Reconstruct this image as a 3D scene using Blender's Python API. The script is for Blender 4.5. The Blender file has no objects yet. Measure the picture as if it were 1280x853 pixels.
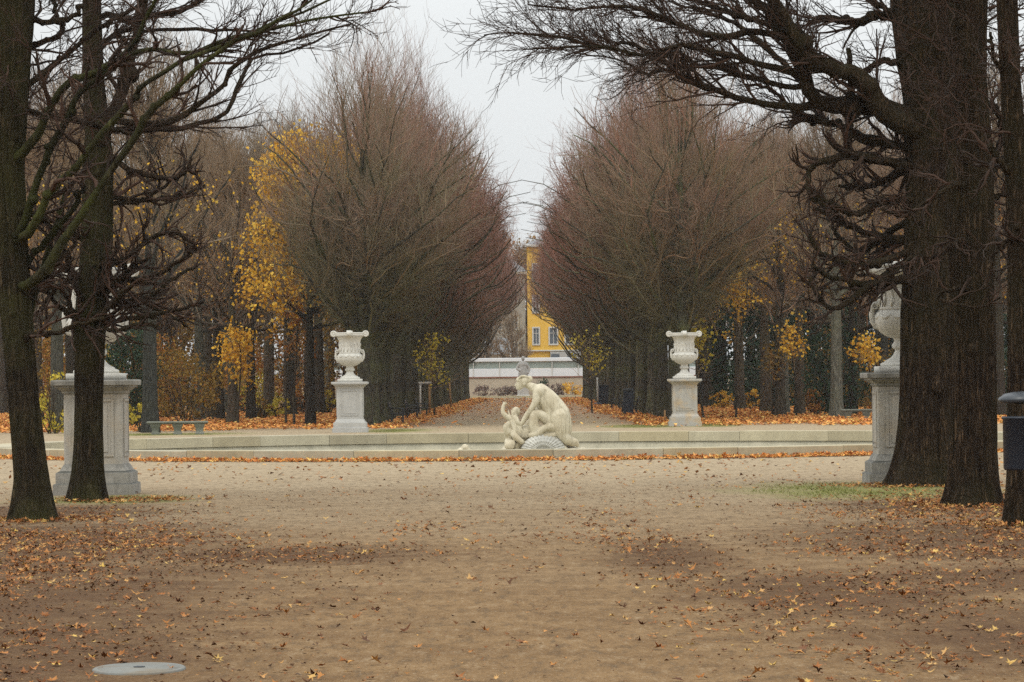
import bpy, math, random
import numpy as np
from mathutils import Matrix, Vector

# ------------------------------------------------------------------ camera, sky, sun, exposure
SC = bpy.context.scene
COL = SC.collection
EYE = 1.6
FPX = 4500.0                                   # focal length in pixels of the 1280 px wide photograph
YAW, PITCH, ROLL = math.atan(17 / FPX), math.atan(53.5 / FPX), -0.0095
CAM_ROT = (Matrix.Rotation(YAW, 3, 'Z') @ Matrix.Rotation(math.pi / 2 + PITCH, 3, 'X') @ Matrix.Rotation(ROLL, 3, 'Z'))
cd = bpy.data.cameras.new('camera')
cam = bpy.data.objects.new('camera', cd)
COL.objects.link(cam)
cam.matrix_world = Matrix.Translation((0, 0, EYE)) @ CAM_ROT.to_4x4()
cd.sensor_width = 36.0
cd.lens = 36.0 * FPX / 1280.0
cd.clip_start = 0.5
cd.clip_end = 6000
SC.camera = cam

SUN_EL, SUN_AZ = math.radians(58), math.radians(205)
world = bpy.data.worlds.new('World')
SC.world = world
world.use_nodes = True
wt = world.node_tree
wt.nodes.clear()
def wn(t, **k):
    n = wt.nodes.new(t)
    for a, b in k.items():
        setattr(n, a, b)
    return n
w_out = wn('ShaderNodeOutputWorld')
w_bg = wn('ShaderNodeBackground')
w_bg.inputs['Strength'].default_value = 0.1
w_sky = wn('ShaderNodeTexSky', sky_type='NISHITA', sun_disc=False)
w_sky.sun_elevation, w_sky.sun_rotation = SUN_EL, SUN_AZ
w_sky.air_density, w_sky.dust_density = 1.5, 4.0
w_hsv = wn('ShaderNodeHueSaturation')
w_hsv.inputs['Saturation'].default_value = 0.15
wt.links.new(w_sky.outputs[0], w_hsv.inputs['Color'])
# closed cloud cover: dim towards the horizon, about three times brighter overhead
w_tc = wn('ShaderNodeTexCoord')
w_sep = wn('ShaderNodeSeparateXYZ')
wt.links.new(w_tc.outputs['Generated'], w_sep.inputs[0])
w_ramp = wn('ShaderNodeMapRange')
w_ramp.inputs['From Min'].default_value, w_ramp.inputs['From Max'].default_value = 0.0, 1.0
w_ramp.inputs['To Min'].default_value, w_ramp.inputs['To Max'].default_value = 8.2, 23.0
wt.links.new(w_sep.outputs['Z'], w_ramp.inputs['Value'])
w_no = wn('ShaderNodeTexNoise')
w_no.inputs['Scale'].default_value = 3.0
w_no.inputs['Detail'].default_value = 5
w_map = wn('ShaderNodeMapping')
w_map.inputs['Scale'].default_value = (1, 1, 3)
wt.links.new(w_tc.outputs['Generated'], w_map.inputs['Vector'])
wt.links.new(w_map.outputs[0], w_no.inputs['Vector'])
w_nr = wn('ShaderNodeMapRange')
w_nr.inputs['From Min'].default_value, w_nr.inputs['From Max'].default_value = 0.3, 0.7
w_nr.inputs['To Min'].default_value, w_nr.inputs['To Max'].default_value = 0.94, 1.05
wt.links.new(w_no.outputs['Fac'], w_nr.inputs['Value'])
w_mul = wn('ShaderNodeMath', operation='MULTIPLY')
wt.links.new(w_ramp.outputs[0], w_mul.inputs[0])
wt.links.new(w_nr.outputs[0], w_mul.inputs[1])
w_cc = wn('ShaderNodeCombineColor')
for i, c in enumerate((0.955, 0.99, 1.0)):
    m = wn('ShaderNodeMath', operation='MULTIPLY')
    m.inputs[1].default_value = c
    wt.links.new(w_mul.outputs[0], m.inputs[0])
    wt.links.new(m.outputs[0], w_cc.inputs[i])
w_mix = wn('ShaderNodeMix', data_type='RGBA')
w_mix.inputs[0].default_value = 0.92
wt.links.new(w_hsv.outputs[0], w_mix.inputs[6])
wt.links.new(w_cc.outputs[0], w_mix.inputs[7])
wt.links.new(w_mix.outputs[2], w_bg.inputs['Color'])
wt.links.new(w_bg.outputs[0], w_out.inputs['Surface'])

sd = bpy.data.lights.new('sun', 'SUN')
sd.energy = 0.9
sd.angle = math.radians(20)
sd.color = (1.0, 0.93, 0.82)
sun = bpy.data.objects.new('sun', sd)
COL.objects.link(sun)
sun.rotation_euler = (math.pi / 2 - SUN_EL, 0, math.pi - SUN_AZ)

SC.view_settings.view_transform = 'Standard'
SC.view_settings.look = 'None'
SC.view_settings.exposure = 0.0
SC.view_settings.gamma = 1.0
SC.view_settings.use_curve_mapping = False
SC.cycles.use_denoising = False
SC.cycles.max_bounces = 5
SC.cycles.diffuse_bounces = 3
SC.cycles.glossy_bounces = 2
SC.cycles.transmission_bounces = 2
SC.cycles.volume_bounces = 1
SC.cycles.transparent_max_bounces = 4

# ------------------------------------------------------------------ helpers
RNG = np.random.default_rng(7)
UP = np.array([0, 0, 1.0])
_r, _u, _f = (np.array(CAM_ROT.col[0]), np.array(CAM_ROT.col[1]), -np.array(CAM_ROT.col[2]))

def ray(px, py):
    return _r * ((px - 640) / FPX) - _u * ((py - 426.5) / FPX) + _f

def at(px, py, Y):
    """World point seen at a pixel of the photograph at the depth Y."""
    d = ray(px, py)
    return np.array([0, 0, EYE]) + d * (Y / d[1])

def gnd(px, py, z=0.0):
    d = ray(px, py)
    return np.array([0, 0, EYE]) + d * ((z - EYE) / d[2])

def norm(v):
    return v / np.maximum(np.linalg.norm(v, axis=-1, keepdims=True), 1e-9)

def mesh_np(name, V, quads=None, tris=None, smooth=True):
    me = bpy.data.meshes.new(name)
    V = np.asarray(V, np.float32).reshape(-1, 3)
    fl, tot = [], []
    if quads is not None and len(quads):
        q = np.asarray(quads, np.int32).reshape(-1, 4)
        fl.append(q.ravel()); tot.append(np.full(len(q), 4, np.int32))
    if tris is not None and len(tris):
        t = np.asarray(tris, np.int32).reshape(-1, 3)
        fl.append(t.ravel()); tot.append(np.full(len(t), 3, np.int32))
    fl = np.concatenate(fl); tot = np.concatenate(tot)
    start = np.concatenate([[0], np.cumsum(tot)[:-1]]).astype(np.int32)
    me.vertices.add(len(V)); me.vertices.foreach_set('co', V.ravel())
    me.loops.add(len(fl)); me.loops.foreach_set('vertex_index', fl)
    me.polygons.add(len(tot))
    me.polygons.foreach_set('loop_start', start)
    me.polygons.foreach_set('loop_total', tot)
    me.polygons.foreach_set('use_smooth', np.full(len(tot), smooth))
    me.update(calc_edges=True)
    return me

class MB:
    """Collects pieces of geometry that become ONE mesh."""
    def __init__(s):
        s.V, s.Q, s.T, s.n = [], [], [], 0
    def add(s, V, Q=None, T=None):
        V = np.asarray(V, float).reshape(-1, 3)
        s.V.append(V)
        if Q is not None and len(Q): s.Q.append(np.asarray(Q).reshape(-1, 4) + s.n)
        if T is not None and len(T): s.T.append(np.asarray(T).reshape(-1, 3) + s.n)
        s.n += len(V)
        return s
    def box(s, c, size, bev=0.0, rotz=0.0):
        hx, hy, hz = np.array(size) / 2.0
        b = min(bev, hx * .9, hy * .9, hz * .9)
        if b <= 0:
            V = np.array([[x, y, z] for z in (-hz, hz) for y in (-hy, hy) for x in (-hx, hx)])
            Q = [[0, 2, 3, 1], [4, 5, 7, 6], [0, 1, 5, 4], [2, 6, 7, 3], [0, 4, 6, 2], [1, 3, 7, 5]]
        else:                                    # chamfered on every edge
            V, ring = [], []
            lv = [(-hz, b), (-hz + b, 0), (hz - b, 0), (hz, b)]
            for z, i in lv:
                x, y = hx - i, hy - i
                c8 = b if i == 0 else b * .6
                for px_, py_ in ((x, -y + c8), (x, y - c8), (x - c8, y), (-x + c8, y), (-x, y - c8), (-x, -y + c8), (-x + c8, -y), (x - c8, -y)):
                    V.append((px_, py_, z))
            V = np.array(V); Q = []; T = []
            for l in range(3):
                for k in range(8):
                    a, d = l * 8 + k, l * 8 + (k + 1) % 8
                    Q.append([a, d, d + 8, a + 8])
            for base, fl in ((0, 1), (24, 0)):
                o = [base + k for k in range(8)]
                qs = [[o[0], o[1], o[2], o[7]], [o[7], o[2], o[3], o[6]], [o[6], o[3], o[4], o[5]]]
                Q += [q[::-1] for q in qs] if fl else qs
        if rotz:
            cz, sz = math.cos(rotz), math.sin(rotz)
            V = V @ np.array([[cz, sz, 0], [-sz, cz, 0], [0, 0, 1]])
        return s.add(V + np.array(c), Q)
    def lathe(s, prof, n=32, c=(0, 0, 0), sq=None, cap=True, ribs=0, ribamp=0.0):
        """Profile [(r, z)] turned round z; sq = superellipse power for square sections."""
        th = np.arange(n) / n * 2 * math.pi
        k = len(prof)
        V = np.zeros((k, n, 3))
        for i, (r, z) in enumerate(prof):
            rr = np.full(n, r, float)
            if ribs: rr = rr * (1 + ribamp * np.abs(np.sin(th * ribs / 2)))
            V[i, :, 0], V[i, :, 1], V[i, :, 2] = rr * np.cos(th), rr * np.sin(th), z
        Q = []
        for i in range(k - 1):
            for j in range(n):
                a, b = i * n + j, i * n + (j + 1) % n
                Q.append([a, b, b + n, a + n])
        T = []
        W = [V.reshape(-1, 3)]
        if cap:
            W.append(np.array([[0, 0, prof[0][1]], [0, 0, prof[-1][1]]]))
            b0, t0 = k * n, k * n + 1
            for j in range(n):
                T.append([b0, (j + 1) % n, j]); T.append([t0, (k - 1) * n + j, (k - 1) * n + (j + 1) % n])
        return s.add(np.vstack(W) + np.array(c), Q, T)
    def square(s, prof, c=(0, 0, 0), bev=0.012):
        """Square moulding: profile [(half width, z)] on a chamfered square section."""
        V, Q = [], []
        for h, z in prof:
            b = min(bev, h * .3)
            V += [(h, -h + b, z), (h, h - b, z), (h - b, h, z), (-h + b, h, z), (-h, h - b, z), (-h, -h + b, z), (-h + b, -h, z), (h - b, -h, z)]
        k = len(prof)
        for l in range(k - 1):
            for j in range(8):
                a, d = l * 8 + j, l * 8 + (j + 1) % 8
                Q.append([a, d, d + 8, a + 8])
        for base, fl in ((0, 1), ((k - 1) * 8, 0)):
            o = [base + j for j in range(8)]
            qs = [[o[0], o[1], o[2], o[7]], [o[7], o[2], o[3], o[6]], [o[6], o[3], o[4], o[5]]]
            Q += [q[::-1] for q in qs] if fl else qs
        return s.add(np.array(V, float) + np.array(c), Q)
    def tubes(s, P, R, m=3, tip=False):
        V, Q = tube_arrays(P, R, m)
        return s.add(V, Q)
    def tube(s, pts, rad, m=8):
        P = np.asarray(pts, float)[None]
        R = np.broadcast_to(np.asarray(rad, float), (P.shape[1],))[None]
        V, Q = tube_arrays(P, R, m)
        n = P.shape[1]
        T = []
        for base, fl in ((0, 1), ((n - 1) * m, 0)):
            for j in range(1, m - 1):
                t = [base, base + j, base + j + 1]
                T.append(t[::-1] if fl else t)
        return s.add(V, Q, T)
    def mesh(s, name, smooth=True):
        return mesh_np(name, np.vstack(s.V), np.vstack(s.Q) if s.Q else None, np.vstack(s.T) if s.T else None, smooth)

def tube_arrays(P, R, m):
    P = np.asarray(P, float); R = np.asarray(R, float)
    N, k = P.shape[:2]
    tan = np.empty_like(P)
    tan[:, 1:-1] = P[:, 2:] - P[:, :-2]
    tan[:, 0] = P[:, 1] - P[:, 0]
    tan[:, -1] = P[:, -1] - P[:, -2]
    tan = norm(tan)
    avg = norm(tan.mean(1))
    ref = np.zeros((N, 3)); ref[np.arange(N), np.argmin(np.abs(avg), axis=1)] = 1
    a = norm(np.cross(tan, ref[:, None, :]))
    b = np.cross(tan, a)
    th = np.arange(m) / m * 2 * math.pi
    V = P[:, :, None, :] + R[:, :, None, None] * (a[:, :, None, :] * np.cos(th)[None, None, :, None] + b[:, :, None, :] * np.sin(th)[None, None, :, None])
    base = (np.arange(N) * k * m)[:, None, None]
    i = np.arange(k - 1)[None, :, None] * m
    j = np.arange(m)[None, None, :]
    j2 = (j + 1) % m
    q = np.stack([base + i + j, base + i + j2, base + i + j2 + m, base + i + j + m], -1)
    return V.reshape(-1, 3), q.reshape(-1, 4)

def obj(name, me, mat, parent=None, kind=None, loc=None):
    o = bpy.data.objects.new(name, me)
    COL.objects.link(o)
    if mat is not None and not me.materials:
        me.materials.append(mat)
    if parent is not None: o.parent = parent
    if kind: o['kind'] = kind
    if loc is not None: o.location = loc
    return o

def thing(name, label, cat, loc=(0, 0, 0), rotz=0.0, group=None, scale=1.0):
    o = bpy.data.objects.new(name, None)
    COL.objects.link(o)
    o.empty_display_size = 0.2
    o.location = loc
    o.rotation_euler = (0, 0, rotz)
    o.scale = (scale,) * 3 if not hasattr(scale, '__len__') else scale
    return tag(o, label, cat, group)

def tag(o, label, cat, group=None):
    o['label'] = label; o['category'] = cat
    if group: o['group'] = group
    elif 'group' in o: del o['group']
    return o

def children_of(o):
    return [c for c in bpy.data.objects if c.parent == o]

def copy_tree(root, kids, loc, rotz=0.0, scale=1.0, label=None, cat=None, group=None):
    """Copy of a thing and of every part (kids = [(part, [sub-parts])])."""
    r = root.copy(); COL.objects.link(r)
    r.location = loc; r.rotation_euler = (0, 0, rotz)
    r.scale = (scale,) * 3 if not hasattr(scale, '__len__') else scale
    for c, subs in kids:
        d = c.copy(); COL.objects.link(d); d.parent = r
        for g in subs:
            e = g.copy(); COL.objects.link(e); e.parent = d
    if label: r['label'] = label
    if cat: r['category'] = cat
    if group: r['group'] = group
    return r

# ------------------------------------------------------------------ materials
def material(name):
    m = bpy.data.materials.new(name)
    m.use_nodes = True
    nt = m.node_tree
    b = nt.nodes['Principled BSDF']
    b.inputs['Specular IOR Level'].default_value = 0.25
    b.inputs['Roughness'].default_value = 0.85
    return m, nt, b

def N(nt, t, **k):
    n = nt.nodes.new(t)
    for a, v in k.items(): setattr(n, a, v)
    return n

def coords(nt, scale=(1, 1, 1), kind='Object'):
    tc = N(nt, 'ShaderNodeTexCoord'); mp = N(nt, 'ShaderNodeMapping')
    mp.inputs['Scale'].default_value = scale
    nt.links.new(tc.outputs[kind], mp.inputs['Vector'])
    return mp.outputs[0]

def noise(nt, vec, scale, detail=4, rough=0.55, dist=0.0):
    n = N(nt, 'ShaderNodeTexNoise')
    n.inputs['Scale'].default_value = scale
    n.inputs['Detail'].default_value = detail
    n.inputs['Roughness'].default_value = rough
    n.inputs['Distortion'].default_value = dist
    nt.links.new(vec, n.inputs['Vector'])
    return n.outputs['Fac']

def ramp(nt, fac, stops, mode='LINEAR'):
    r = N(nt, 'ShaderNodeValToRGB')
    r.color_ramp.interpolation = mode
    e = r.color_ramp.elements
    while len(e) > 1: e.remove(e[-1])
    for i, (p, c) in enumerate(stops):
        x = e[0] if i == 0 else e.new(p)
        x.position = p
        x.color = (*c, 1) if hasattr(c, '__len__') else (c, c, c, 1)
    nt.links.new(fac, r.inputs[0])
    return r.outputs[0]

def mix(nt, fac, a, b, blend='MIX'):
    m = N(nt, 'ShaderNodeMix', data_type='RGBA', blend_type=blend)
    for s, v in ((0, fac), (6, a), (7, b)):
        if isinstance(v, bpy.types.NodeSocket): nt.links.new(v, m.inputs[s])
        elif s == 0: m.inputs[0].default_value = v
        else: m.inputs[s].default_value = (*v, 1)
    return m.outputs[2]

def mathn(nt, op, a, b=0.0):
    m = N(nt, 'ShaderNodeMath', operation=op)
    for i, v in enumerate((a, b)):
        if isinstance(v, bpy.types.NodeSocket): nt.links.new(v, m.inputs[i])
        else: m.inputs[i].default_value = v
    return m.outputs[0]

def bump(nt, bsdf, h, strength, dist=0.02):
    b = N(nt, 'ShaderNodeBump')
    b.inputs['Strength'].default_value = strength
    b.inputs['Distance'].default_value = dist
    nt.links.new(h, b.inputs['Height'])
    nt.links.new(b.outputs[0], bsdf.inputs['Normal'])

def stone(name, light, dark, stain=(0.08, 0.08, 0.06), stain_amt=0.5, island=0.0, warm=None, top_dirt=0.0):
    m, nt, b = material(name)
    v = coords(nt)
    n1 = noise(nt, v, 1.7, 6)
    n2 = noise(nt, v, 14, 6, 0.65)
    c = mix(nt, ramp(nt, n1, [(0.3, 0.0), (0.7, 1.0)]), dark, light)
    if warm is not None:
        n4 = noise(nt, v, 2.3, 4, 0.6, 0.5)
        c = mix(nt, ramp(nt, n4, [(0.48, 0.0), (0.68, 0.9)]), c, warm)
    sv = coords(nt, (3.5, 3.5, 0.8))
    n3 = noise(nt, sv, 2.0, 6, 0.7)
    c = mix(nt, ramp(nt, n3, [(0.5, 0.0), (0.8, stain_amt)]), c, stain)
    c = mix(nt, ramp(nt, n2, [(0.35, 0.35), (0.6, 0.0)]), c, dark)
    if top_dirt:
        g = N(nt, 'ShaderNodeNewGeometry'); s = N(nt, 'ShaderNodeSeparateXYZ')
        nt.links.new(g.outputs['Normal'], s.inputs[0])
        f = mathn(nt, 'MULTIPLY', ramp(nt, s.outputs['Z'], [(0.5, 0.0), (0.9, 1.0)]), ramp(nt, n1, [(0.3, top_dirt * .4), (0.6, top_dirt)]))
        c = mix(nt, f, c, (0.07, 0.07, 0.06))
    if island:
        g = N(nt, 'ShaderNodeNewGeometry')
        tint = ramp(nt, g.outputs['Random Per Island'], [(0.0, (0.62, 0.62, 0.62)), (0.2, (0.85, 0.80, 0.70)), (0.35, (1.0, 0.96, 0.86)), (0.6, (0.92, 0.9, 0.86)), (0.8, (0.86, 0.88, 0.92)), (1.0, (1.05, 1.0, 0.92))])
        c = mix(nt, island, c, tint, 'MULTIPLY')
    nt.links.new(c, b.inputs['Base Color'])
    b.inputs['Roughness'].default_value = 0.8
    bump(nt, b, n2, 0.5, 0.015)
    return m

def bark(name, dark, light, moss=(0.055, 0.07, 0.02), moss_amt=0.5, ridge=1.0, zs=1.0, plates=0.0):
    m, nt, b = material(name)
    v = coords(nt, (9, 9, 1.1 * zs))
    n1 = noise(nt, v, 2.4, 7, 0.62, 0.35)
    v2 = coords(nt, (1, 1, 1))
    n2 = noise(nt, v2, 0.9, 4)
    n3 = noise(nt, v2, 7, 5, 0.7)
    furrow = ramp(nt, n1, [(0.36, 0.0), (0.62, 1.0)])
    if plates:
        vo = N(nt, 'ShaderNodeTexVoronoi', feature='DISTANCE_TO_EDGE')
        vo.inputs['Scale'].default_value = 1.0
        vo.inputs['Randomness'].default_value = 1.0
        wv = N(nt, 'ShaderNodeVectorMath', operation='ADD')
        nn = N(nt, 'ShaderNodeTexNoise'); nn.inputs['Scale'].default_value = 5.0; nn.inputs['Detail'].default_value = 4
        nt.links.new(v2, nn.inputs['Vector'])
        sc = N(nt, 'ShaderNodeVectorMath', operation='SCALE'); sc.inputs['Scale'].default_value = 1.3
        nt.links.new(nn.outputs['Color'], sc.inputs[0])
        nt.links.new(coords(nt, (24, 24, 4.2)), wv.inputs[0]); nt.links.new(sc.outputs[0], wv.inputs[1])
        nt.links.new(wv.outputs[0], vo.inputs['Vector'])
        crack = ramp(nt, vo.outputs['Distance'], [(0.02, 0.0), (0.22, 1.0)])
        furrow = mathn(nt, 'MULTIPLY', furrow, mathn(nt, 'ADD', mathn(nt, 'MULTIPLY', crack, plates), 1 - plates))
    c = mix(nt, furrow, dark, light)
    c = mix(nt, ramp(nt, n3, [(0.4, 0.45), (0.65, 0.0)]), c, dark)
    c = mix(nt, ramp(nt, n2, [(0.42, 0.0), (0.7, moss_amt)]), c, moss)
    c = mix(nt, ramp(nt, n3, [(0.62, 0.0), (0.75, 0.35)]), c, tuple(min(1, x * 1.8) for x in light))
    if not plates:                               # every tree has bark of its own shade
        oi = N(nt, 'ShaderNodeObjectInfo')
        c = mix(nt, 1.0, c, ramp(nt, oi.outputs['Random'], [(0.0, (.42, .42, .42)), (0.4, (.75, .72, .68)), (0.7, (1.0, 1.0, .95)), (1.0, (1.35, 1.3, 1.2))]), 'MULTIPLY')
    nt.links.new(c, b.inputs['Base Color'])
    b.inputs['Roughness'].default_value = 0.95
    b.inputs['Specular IOR Level'].default_value = 0.12
    bump(nt, b, furrow, 1.0 * ridge, 0.05)
    return m

def twigmat(name, a, b_, c_, patch=None, amt=0.6, low=None):
    m, nt, b = material(name)
    g = N(nt, 'ShaderNodeNewGeometry')
    c = ramp(nt, g.outputs['Random Per Island'], [(0.0, a), (0.5, b_), (1.0, c_)])
    if patch is not None:
        n = noise(nt, coords(nt), 0.33, 3)
        c = mix(nt, ramp(nt, n, [(0.42, 0.0), (0.62, amt)]), c, patch)
    if low is not None:                          # mossy olive tint low in the crown, inner shade painted in with it
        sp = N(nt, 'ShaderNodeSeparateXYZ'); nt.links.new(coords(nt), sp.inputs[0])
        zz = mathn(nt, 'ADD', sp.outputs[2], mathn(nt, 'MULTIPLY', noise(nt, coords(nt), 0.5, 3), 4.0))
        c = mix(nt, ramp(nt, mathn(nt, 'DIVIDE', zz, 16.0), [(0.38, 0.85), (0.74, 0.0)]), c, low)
    if patch is not None:
        oi = N(nt, 'ShaderNodeObjectInfo')
        c = mix(nt, 1.0, c, ramp(nt, oi.outputs['Random'], [(0.0, (.8, .86, .82)), (0.35, (1.05, .95, .9)), (0.7, (.95, .98, .95)), (1.0, (1.15, 1.0, .98))]), 'MULTIPLY')
    nt.links.new(c, b.inputs['Base Color'])
    b.inputs['Roughness'].default_value = 0.8
    b.inputs['Specular IOR Level'].default_value = 0.2
    return m

def leafmat(name, stops, trans=0.3):
    m, nt, b = material(name)
    g = N(nt, 'ShaderNodeNewGeometry')
    c = ramp(nt, g.outputs['Random Per Island'], stops)
    nt.links.new(c, b.inputs['Base Color'])
    b.inputs['Roughness'].default_value = 0.7
    b.inputs['Specular IOR Level'].default_value = 0.2
    if trans:
        t = N(nt, 'ShaderNodeBsdfTranslucent')
        nt.links.new(c, t.inputs['Color'])
        ms = N(nt, 'ShaderNodeMixShader')
        ms.inputs[0].default_value = trans
        nt.links.new(b.outputs[0], ms.inputs[1]); nt.links.new(t.outputs[0], ms.inputs[2])
        nt.links.new(ms.outputs[0], nt.nodes['Material Output'].inputs['Surface'])
    return m

def plain(name, col, rough=0.7, var=0.25, scale=6.0, spec=0.3, metal=0.0):
    m, nt, b = material(name)
    v = coords(nt)
    n = noise(nt, v, scale, 5, 0.6)
    lo = tuple(x * (1 - var) for x in col); hi = tuple(min(1, x * (1 + var)) for x in col)
    nt.links.new(mix(nt, n, lo, hi), b.inputs['Base Color'])
    b.inputs['Roughness'].default_value = rough
    b.inputs['Specular IOR Level'].default_value = spec
    b.inputs['Metallic'].default_value = metal
    bump(nt, b, n, 0.15, 0.01)
    return m

def marble():
    m, nt, b = material('weathered cream marble')
    v = coords(nt)
    n1 = noise(nt, v, 2.6, 6, .6)
    c = mix(nt, ramp(nt, n1, [(.3, 0.0), (.7, 1.0)]), (0.43, 0.365, 0.25), (0.63, 0.575, 0.44))
    n2 = noise(nt, coords(nt, (9, 9, 1.3)), 1.0, 6, .7)          # rain streaks
    c = mix(nt, ramp(nt, n2, [(.48, 0.0), (.68, .7)]), c, (0.26, 0.215, 0.13))
    n3 = noise(nt, v, 8, 5, .7)
    c = mix(nt, ramp(nt, n3, [(.56, 0.0), (.72, .5)]), c, (0.27, 0.26, 0.21))
    g = N(nt, 'ShaderNodeNewGeometry')                             # darker colour deepens the shade of the carved hollows
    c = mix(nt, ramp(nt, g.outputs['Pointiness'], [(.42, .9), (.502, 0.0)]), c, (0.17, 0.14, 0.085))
    nt.links.new(c, b.inputs['Base Color'])
    b.inputs['Roughness'].default_value = .75
    bump(nt, b, n3, .5, .02)
    return m

M = {}
M['pedestal_dirty'] = stone('soot stained limestone', (0.36, 0.34, 0.30), (0.2, 0.19, 0.165), (0.03, 0.03, 0.027), 0.95, top_dirt=1.0)
M['pedestal'] = stone('pale pedestal limestone', (0.47, 0.44, 0.385), (0.34, 0.315, 0.27), (0.09, 0.09, 0.08), 0.6, warm=(0.42, 0.35, 0.26), top_dirt=1.0)
M['urn'] = stone('weathered urn limestone', (0.64, 0.62, 0.56), (0.52, 0.505, 0.45), (0.2, 0.16, 0.14), 0.4, top_dirt=0.3)
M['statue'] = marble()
M['shell'] = stone('grey weathered shell stone', (0.56, 0.54, 0.48), (0.36, 0.35, 0.31), (0.14, 0.14, 0.12), 0.5)
M['coping'] = stone('basin coping sandstone', (0.50, 0.45, 0.32), (0.37, 0.325, 0.225), (0.17, 0.155, 0.11), 0.4, island=0.8)
M['basin'] = stone('stained basin wall', (0.50, 0.46, 0.35), (0.36, 0.335, 0.25), (0.13, 0.125, 0.08), 0.5)
M['bench_stone'] = stone('grey green bench stone', (0.22, 0.225, 0.19), (0.13, 0.14, 0.11), (0.05, 0.06, 0.04), 0.5)
M['far_statue'] = stone('grey statue stone', (0.36, 0.35, 0.33), (0.24, 0.235, 0.22), (0.12, 0.12, 0.11), 0.4)
M['concrete'] = stone('dusty concrete cover', (0.23, 0.235, 0.22), (0.15, 0.15, 0.135), (0.10, 0.07, 0.04), 0.9, warm=(0.19, 0.15, 0.10))
M['bark_near'] = bark('dark furrowed bark', (0.011, 0.007, 0.0045), (0.125, 0.080, 0.046), (0.050, 0.048, 0.016), 0.35, plates=.8)
M['bark_left'] = bark('olive brown furrowed bark', (0.012, 0.009, 0.005), (0.10, 0.072, 0.042), (0.075, 0.075, 0.022), 0.6, plates=.7)
M['bark_moss'] = bark('mossy bark', (0.02, 0.018, 0.009), (0.085, 0.075, 0.04), (0.105, 0.118, 0.025), 0.85)
M['bark_allee'] = bark('greenish linden bark', (0.045, 0.04, 0.031), (0.19, 0.168, 0.125), (0.18, 0.20, 0.085), 0.8)
M['bark_wood'] = bark('brown woodland bark', (0.04, 0.031, 0.024), (0.15, 0.115, 0.085), (0.11, 0.115, 0.065), 0.5)
M['bark_pale'] = bark('pale grey bark', (0.07, 0.07, 0.06), (0.2, 0.2, 0.17), (0.13, 0.14, 0.09), 0.6)
M['twig_near'] = twigmat('dark brown twigs', (0.022, 0.014, 0.009), (0.042, 0.025, 0.016), (0.07, 0.037, 0.024))
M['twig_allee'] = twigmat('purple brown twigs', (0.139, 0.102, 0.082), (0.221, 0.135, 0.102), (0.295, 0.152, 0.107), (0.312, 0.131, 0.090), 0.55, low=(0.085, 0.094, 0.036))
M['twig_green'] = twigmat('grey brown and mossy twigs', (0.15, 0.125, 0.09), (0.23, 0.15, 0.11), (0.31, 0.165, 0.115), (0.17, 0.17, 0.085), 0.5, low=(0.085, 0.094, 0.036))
M['twig_wood'] = twigmat('grey brown twigs', (0.17, 0.15, 0.115), (0.235, 0.19, 0.135), (0.29, 0.20, 0.135), (0.30, 0.18, 0.09), 0.5)
M['leaf_yellow'] = leafmat('golden maple leaves', [(0.0, (0.42, 0.20, 0.02)), (0.35, (0.68, 0.37, 0.03)), (0.7, (0.78, 0.48, 0.05)), (1.0, (0.74, 0.52, 0.10))])
M['leaf_lime'] = leafmat('yellow green leaves', [(0.0, (0.32, 0.27, 0.03)), (0.5, (0.55, 0.43, 0.04)), (1.0, (0.62, 0.50, 0.08))])
M['leaf_orange'] = leafmat('copper leaves', [(0.0, (0.20, 0.075, 0.015)), (0.4, (0.36, 0.14, 0.025)), (0.8, (0.45, 0.22, 0.04)), (1.0, (0.5, 0.32, 0.07))])
M['leaf_ochre'] = leafmat('ochre leaves', [(0.0, (0.13, 0.09, 0.02)), (0.4, (0.25, 0.15, 0.03)), (0.8, (0.38, 0.24, 0.04)), (1.0, (0.30, 0.12, 0.03))])
M['leaf_dark'] = leafmat('dark evergreen leaves', [(0.0, (0.012, 0.03, 0.014)), (0.5, (0.022, 0.05, 0.022)), (1.0, (0.035, 0.065, 0.03))], 0.1)
M['leaf_dry'] = leafmat('dry purple brown foliage', [(0.0, (0.12, 0.085, 0.075)), (0.5, (0.2, 0.14, 0.115)), (1.0, (0.26, 0.2, 0.15))], 0.1)
M['litter'] = leafmat('fallen leaves', [(0.0, (0.09, 0.04, 0.018)), (0.25, (0.20, 0.078, 0.025)), (0.5, (0.34, 0.135, 0.035)), (0.72, (0.42, 0.19, 0.055)), (0.88, (0.48, 0.29, 0.11)), (1.0, (0.55, 0.36, 0.08))], 0.0)
M['litter_bright'] = leafmat('fresh orange fallen leaves', [(0.0, (0.26, 0.09, 0.025)), (0.3, (0.52, 0.18, 0.04)), (0.6, (0.66, 0.27, 0.06)), (0.85, (0.70, 0.38, 0.11)), (1.0, (0.66, 0.46, 0.13))], 0.0)
M['litter_dark'] = leafmat('rotting leaf crumbs', [(0.0, (0.05, 0.025, 0.012)), (0.5, (0.115, 0.052, 0.02)), (0.85, (0.20, 0.085, 0.028)), (1.0, (0.30, 0.15, 0.05))], 0.0)
M['litter_brown'] = leafmat('fallen russet leaves', [(0.0, (0.07, 0.03, 0.014)), (0.35, (0.17, 0.065, 0.022)), (0.7, (0.33, 0.125, 0.034)), (0.9, (0.45, 0.22, 0.07)), (1.0, (0.5, 0.34, 0.10))], 0.0)
M['grass'] = leafmat('short grass', [(0.0, (0.11, 0.12, 0.025)), (0.6, (0.19, 0.20, 0.045)), (1.0, (0.28, 0.26, 0.09))], 0.2)
M['black'] = plain('black painted metal', (0.012, 0.014, 0.018), 0.45, 0.3, 5, 0.5)
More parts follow.
